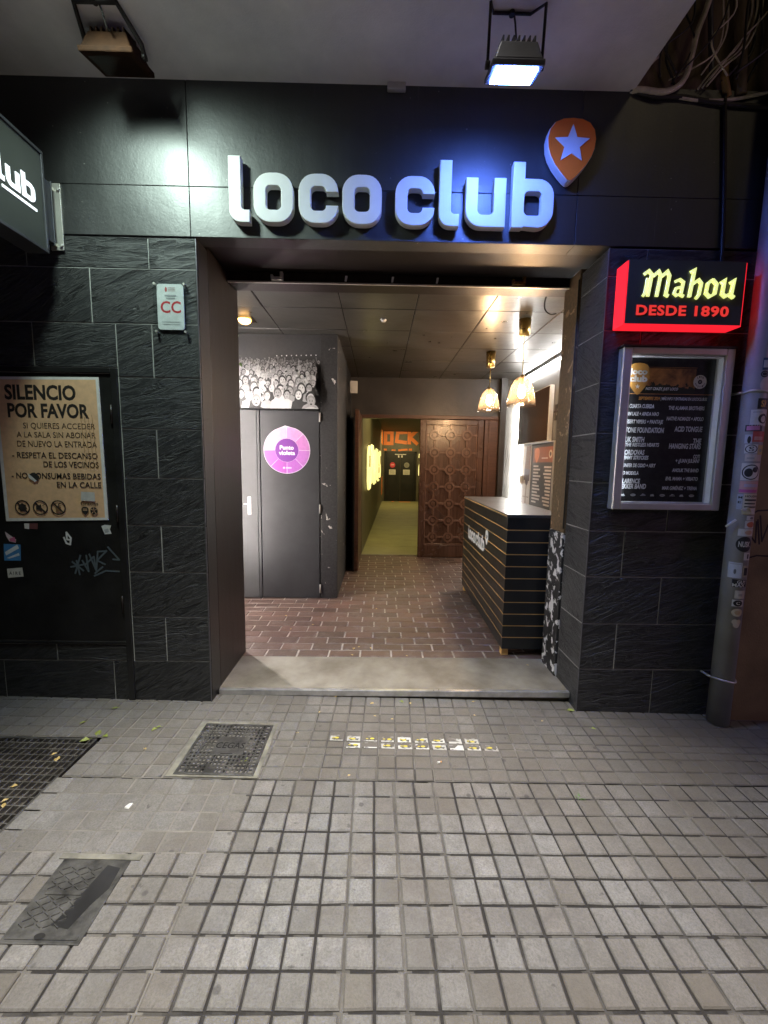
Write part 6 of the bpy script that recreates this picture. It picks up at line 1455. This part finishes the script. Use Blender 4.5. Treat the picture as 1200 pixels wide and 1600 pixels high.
# fallen leaves and litter
random.seed(33)
def leaf(x, y, z, s, mat, label, group, i):
    b = (x, y, z); c = L(b); a = random.uniform(0, 6.28); d = Vector((math.cos(a), math.sin(a), 0)); n = Vector((-d.y, d.x, 0)); p = Vector(b)
    up = Vector((0, 0, s * .28)); k = random.uniform(.3, .6)
    m1 = p + d * s * .2; 
    L1 = [p + n * s * .05, p + d * s * .35 + n * s * .38 + up * random.uniform(.3, 1), p + d * s * .75 + n * s * .26 + up * .6, p + d * s * 1.1 + up * .4]
    R1 = [p - n * s * .05, p + d * s * .35 - n * s * .38 + up * random.uniform(0.3, 1), p + d * s * .75 - n * s * .26 + up * .6]
    mid = [p + d * s * .35 + up * .05, p + d * s * .75 + up * .1]
    c.face([L1[0], mid[0], L1[1]]); c.face([L1[1], mid[0], mid[1], L1[2]]); c.face([L1[2], mid[1], L1[3]])
    c.face([R1[0], R1[1], mid[0]]); c.face([mid[0], R1[1], R1[2], mid[1]]); c.face([mid[1], R1[2], L1[3]]); c.face([L1[0], R1[0], mid[0]])
    c.tube([p - d * s * .3 + Vector((0, 0, .001)), p + Vector((0, 0, .001))], s * .025, 5)
    o = tag(c.ob('fallen_leaf', mat), label, 'leaf', group); o.location = b
LV = [(-1.482, -0.084, 0.03, 0.03, 0), (-1.575, -0.214, 0.031, 0.03, 0), (-1.168, -0.258, 0.023, 0.03, 0), (-1.153, -0.246, 0.023, 0.025, 0), (-1.438, -0.331, 0.029, 0.04, 0), (-1.459, -0.357, 0.029, 0.04, 0), (-1.409, -0.325, 0.028, 0.03, 0), (-0.64, -0.486, 0.013, 0.03, 0), (-1.152, -0.413, 0.023, 0.02, 1), (-0.552, -0.401, 0.011, 0.02, 0), (-0.427, 0.107, 0.009, 0.03, 0), (-0.381, 0.124, 0.008, 0.025, 1), (-0.279, 0.107, 0.006, 0.028, 1), (-0.261, 0.086, 0.005, 0.022, 1), (-0.199, 0.111, 0.004, 0.025, 1), (-0.006, 0.029, 0.0, 0.028, 1), (-0.019, 0.119, 0.0, 0.035, 0), (0.144, 0.063, -0.003, 0.032, 0), (0.271, 0.111, -0.005, 0.022, 1), (0.003, -0.1, -0.0, 0.016, 1), (-0.318, -0.07, 0.006, 0.018, 1), (0.102, -0.126, -0.002, 0.016, 1), (0.585, -0.069, -0.012, 0.014, 1), (0.935, 0.136, -0.019, 0.024, 1), (0.969, -0.102, -0.019, 0.014, 1), (1.16, 0.008, -0.023, 0.04, 0), (1.219, -0.162, -0.024, 0.025, 0), (0.613, 0.071, -0.012, 0.02, 1), (0.209, 0.032, -0.004, 0.016, 1), (0.675, -0.782, -0.013, 0.016, 1), (-0.128, -0.569, 0.003, 0.014, 1), (-0.425, -0.266, 0.008, 0.014, 1), (-0.83, 1.343, 0.048, 0.022, 2), (-0.568, 1.137, 0.048, 0.02, 2), (-0.73, 1.034, 0.048, 0.018, 2), (-0.174, 0.69, 0.048, 0.03, 2), (-0.187, 0.582, 0.048, 0.026, 2), (-0.131, 0.713, 0.048, 0.018, 2), (-0.042, 0.682, 0.048, 0.018, 2), (-0.015, 1.554, 0.048, 0.018, 2), (0.228, 0.56, 0.048, 0.016, 2), (1.077, 0.438, 0.048, 0.016, 2), (-1.563, -0.474, 0.031, 0.022, 3), (-1.507, -0.507, 0.03, 0.022, 3), (-1.507, -0.515, 0.03, 0.022, 3), (-1.578, -0.674, 0.032, 0.022, 3), (-1.549, -0.756, 0.031, 0.022, 3), (-1.519, -0.781, 0.03, 0.022, 3)]
for i, (x, y, z, s, kind) in enumerate(LV):
    if kind == 0: leaf(x, y, z + .004, s, 'fallen', 'small green fallen leaf lying on the paving outside', 'green leaves on the paving', i)
    elif kind == 1: leaf(x, y, z + .004, s, 'fallenyellow', 'small withered tan leaf lying on the paving outside', 'withered leaves on the paving', i)
    elif kind == 2: leaf(x, y, z + .003, s, 'fallenyellow', 'small yellow leaf lying on the brick lobby floor', 'leaves on the lobby floor', i)
    else: leaf(x, y, z + .002, s, 'fallenyellow', 'small yellow leaf caught on the black floor grate', 'leaves on the grate', i)
x, y = (0.32, -0.466)
c = L((x, y, gz(x) + .008)); c.tube([(x - .016, y - .004, gz(x) + .0075), (x - .002, y, gz(x) + .0075)], .0042, 8, 0); c.tube([(x - .0018, y, gz(x) + .0075), (x + .006, y + .003, gz(x) + .0075)], .0040, 8, 1)
tag(c.ob('cigarette_butt', ['litter', 'filter']), 'cigarette butt lying below the stencil marks on the paving', 'cigarette butt').location = (x, y, gz(x) + .008)
x, y = (-1.018, -0.764)
c = L((x, y, gz(x) + .006)); c.hexa([(x - .014, y - .010, gz(x) + .004), (x + .006, y - .014, gz(x) + .004), (x + .014, y + .010, gz(x) + .004), (x - .006, y + .014, gz(x) + .004)], [(x - .012, y - .008, gz(x) + .010), (x + .006, y - .012, gz(x) + .006), (x + .012, y + .008, gz(x) + .012), (x - .006, y + .012, gz(x) + .007)])
tag(c.ob('paper_scrap', 'litter'), 'crumpled white paper scrap on the worn paving at the left', 'litter').location = (x, y, gz(x) + .006)
x, y = (1.654, 0.049)
# small weed in a joint on the right
x, y = (0.911, -0.666)
c = L((x, y, gz(x)))
for i in range(14):
    a = random.uniform(0, 6.28); l_ = random.uniform(.012, .028); d = Vector((math.cos(a), math.sin(a), .5)).normalized(); n = Vector((-d.y, d.x, 0)).normalized(); p = Vector((x + random.uniform(-.008, .008), y + random.uniform(-.008, .008), gz(x) + .001))
    c.face([p - n * .002, p + n * .002, p + d * l_])
tag(c.ob('weed', 'leaf'), 'little green weed growing in a paving joint at the right', 'weed').location = (x, y, gz(x))
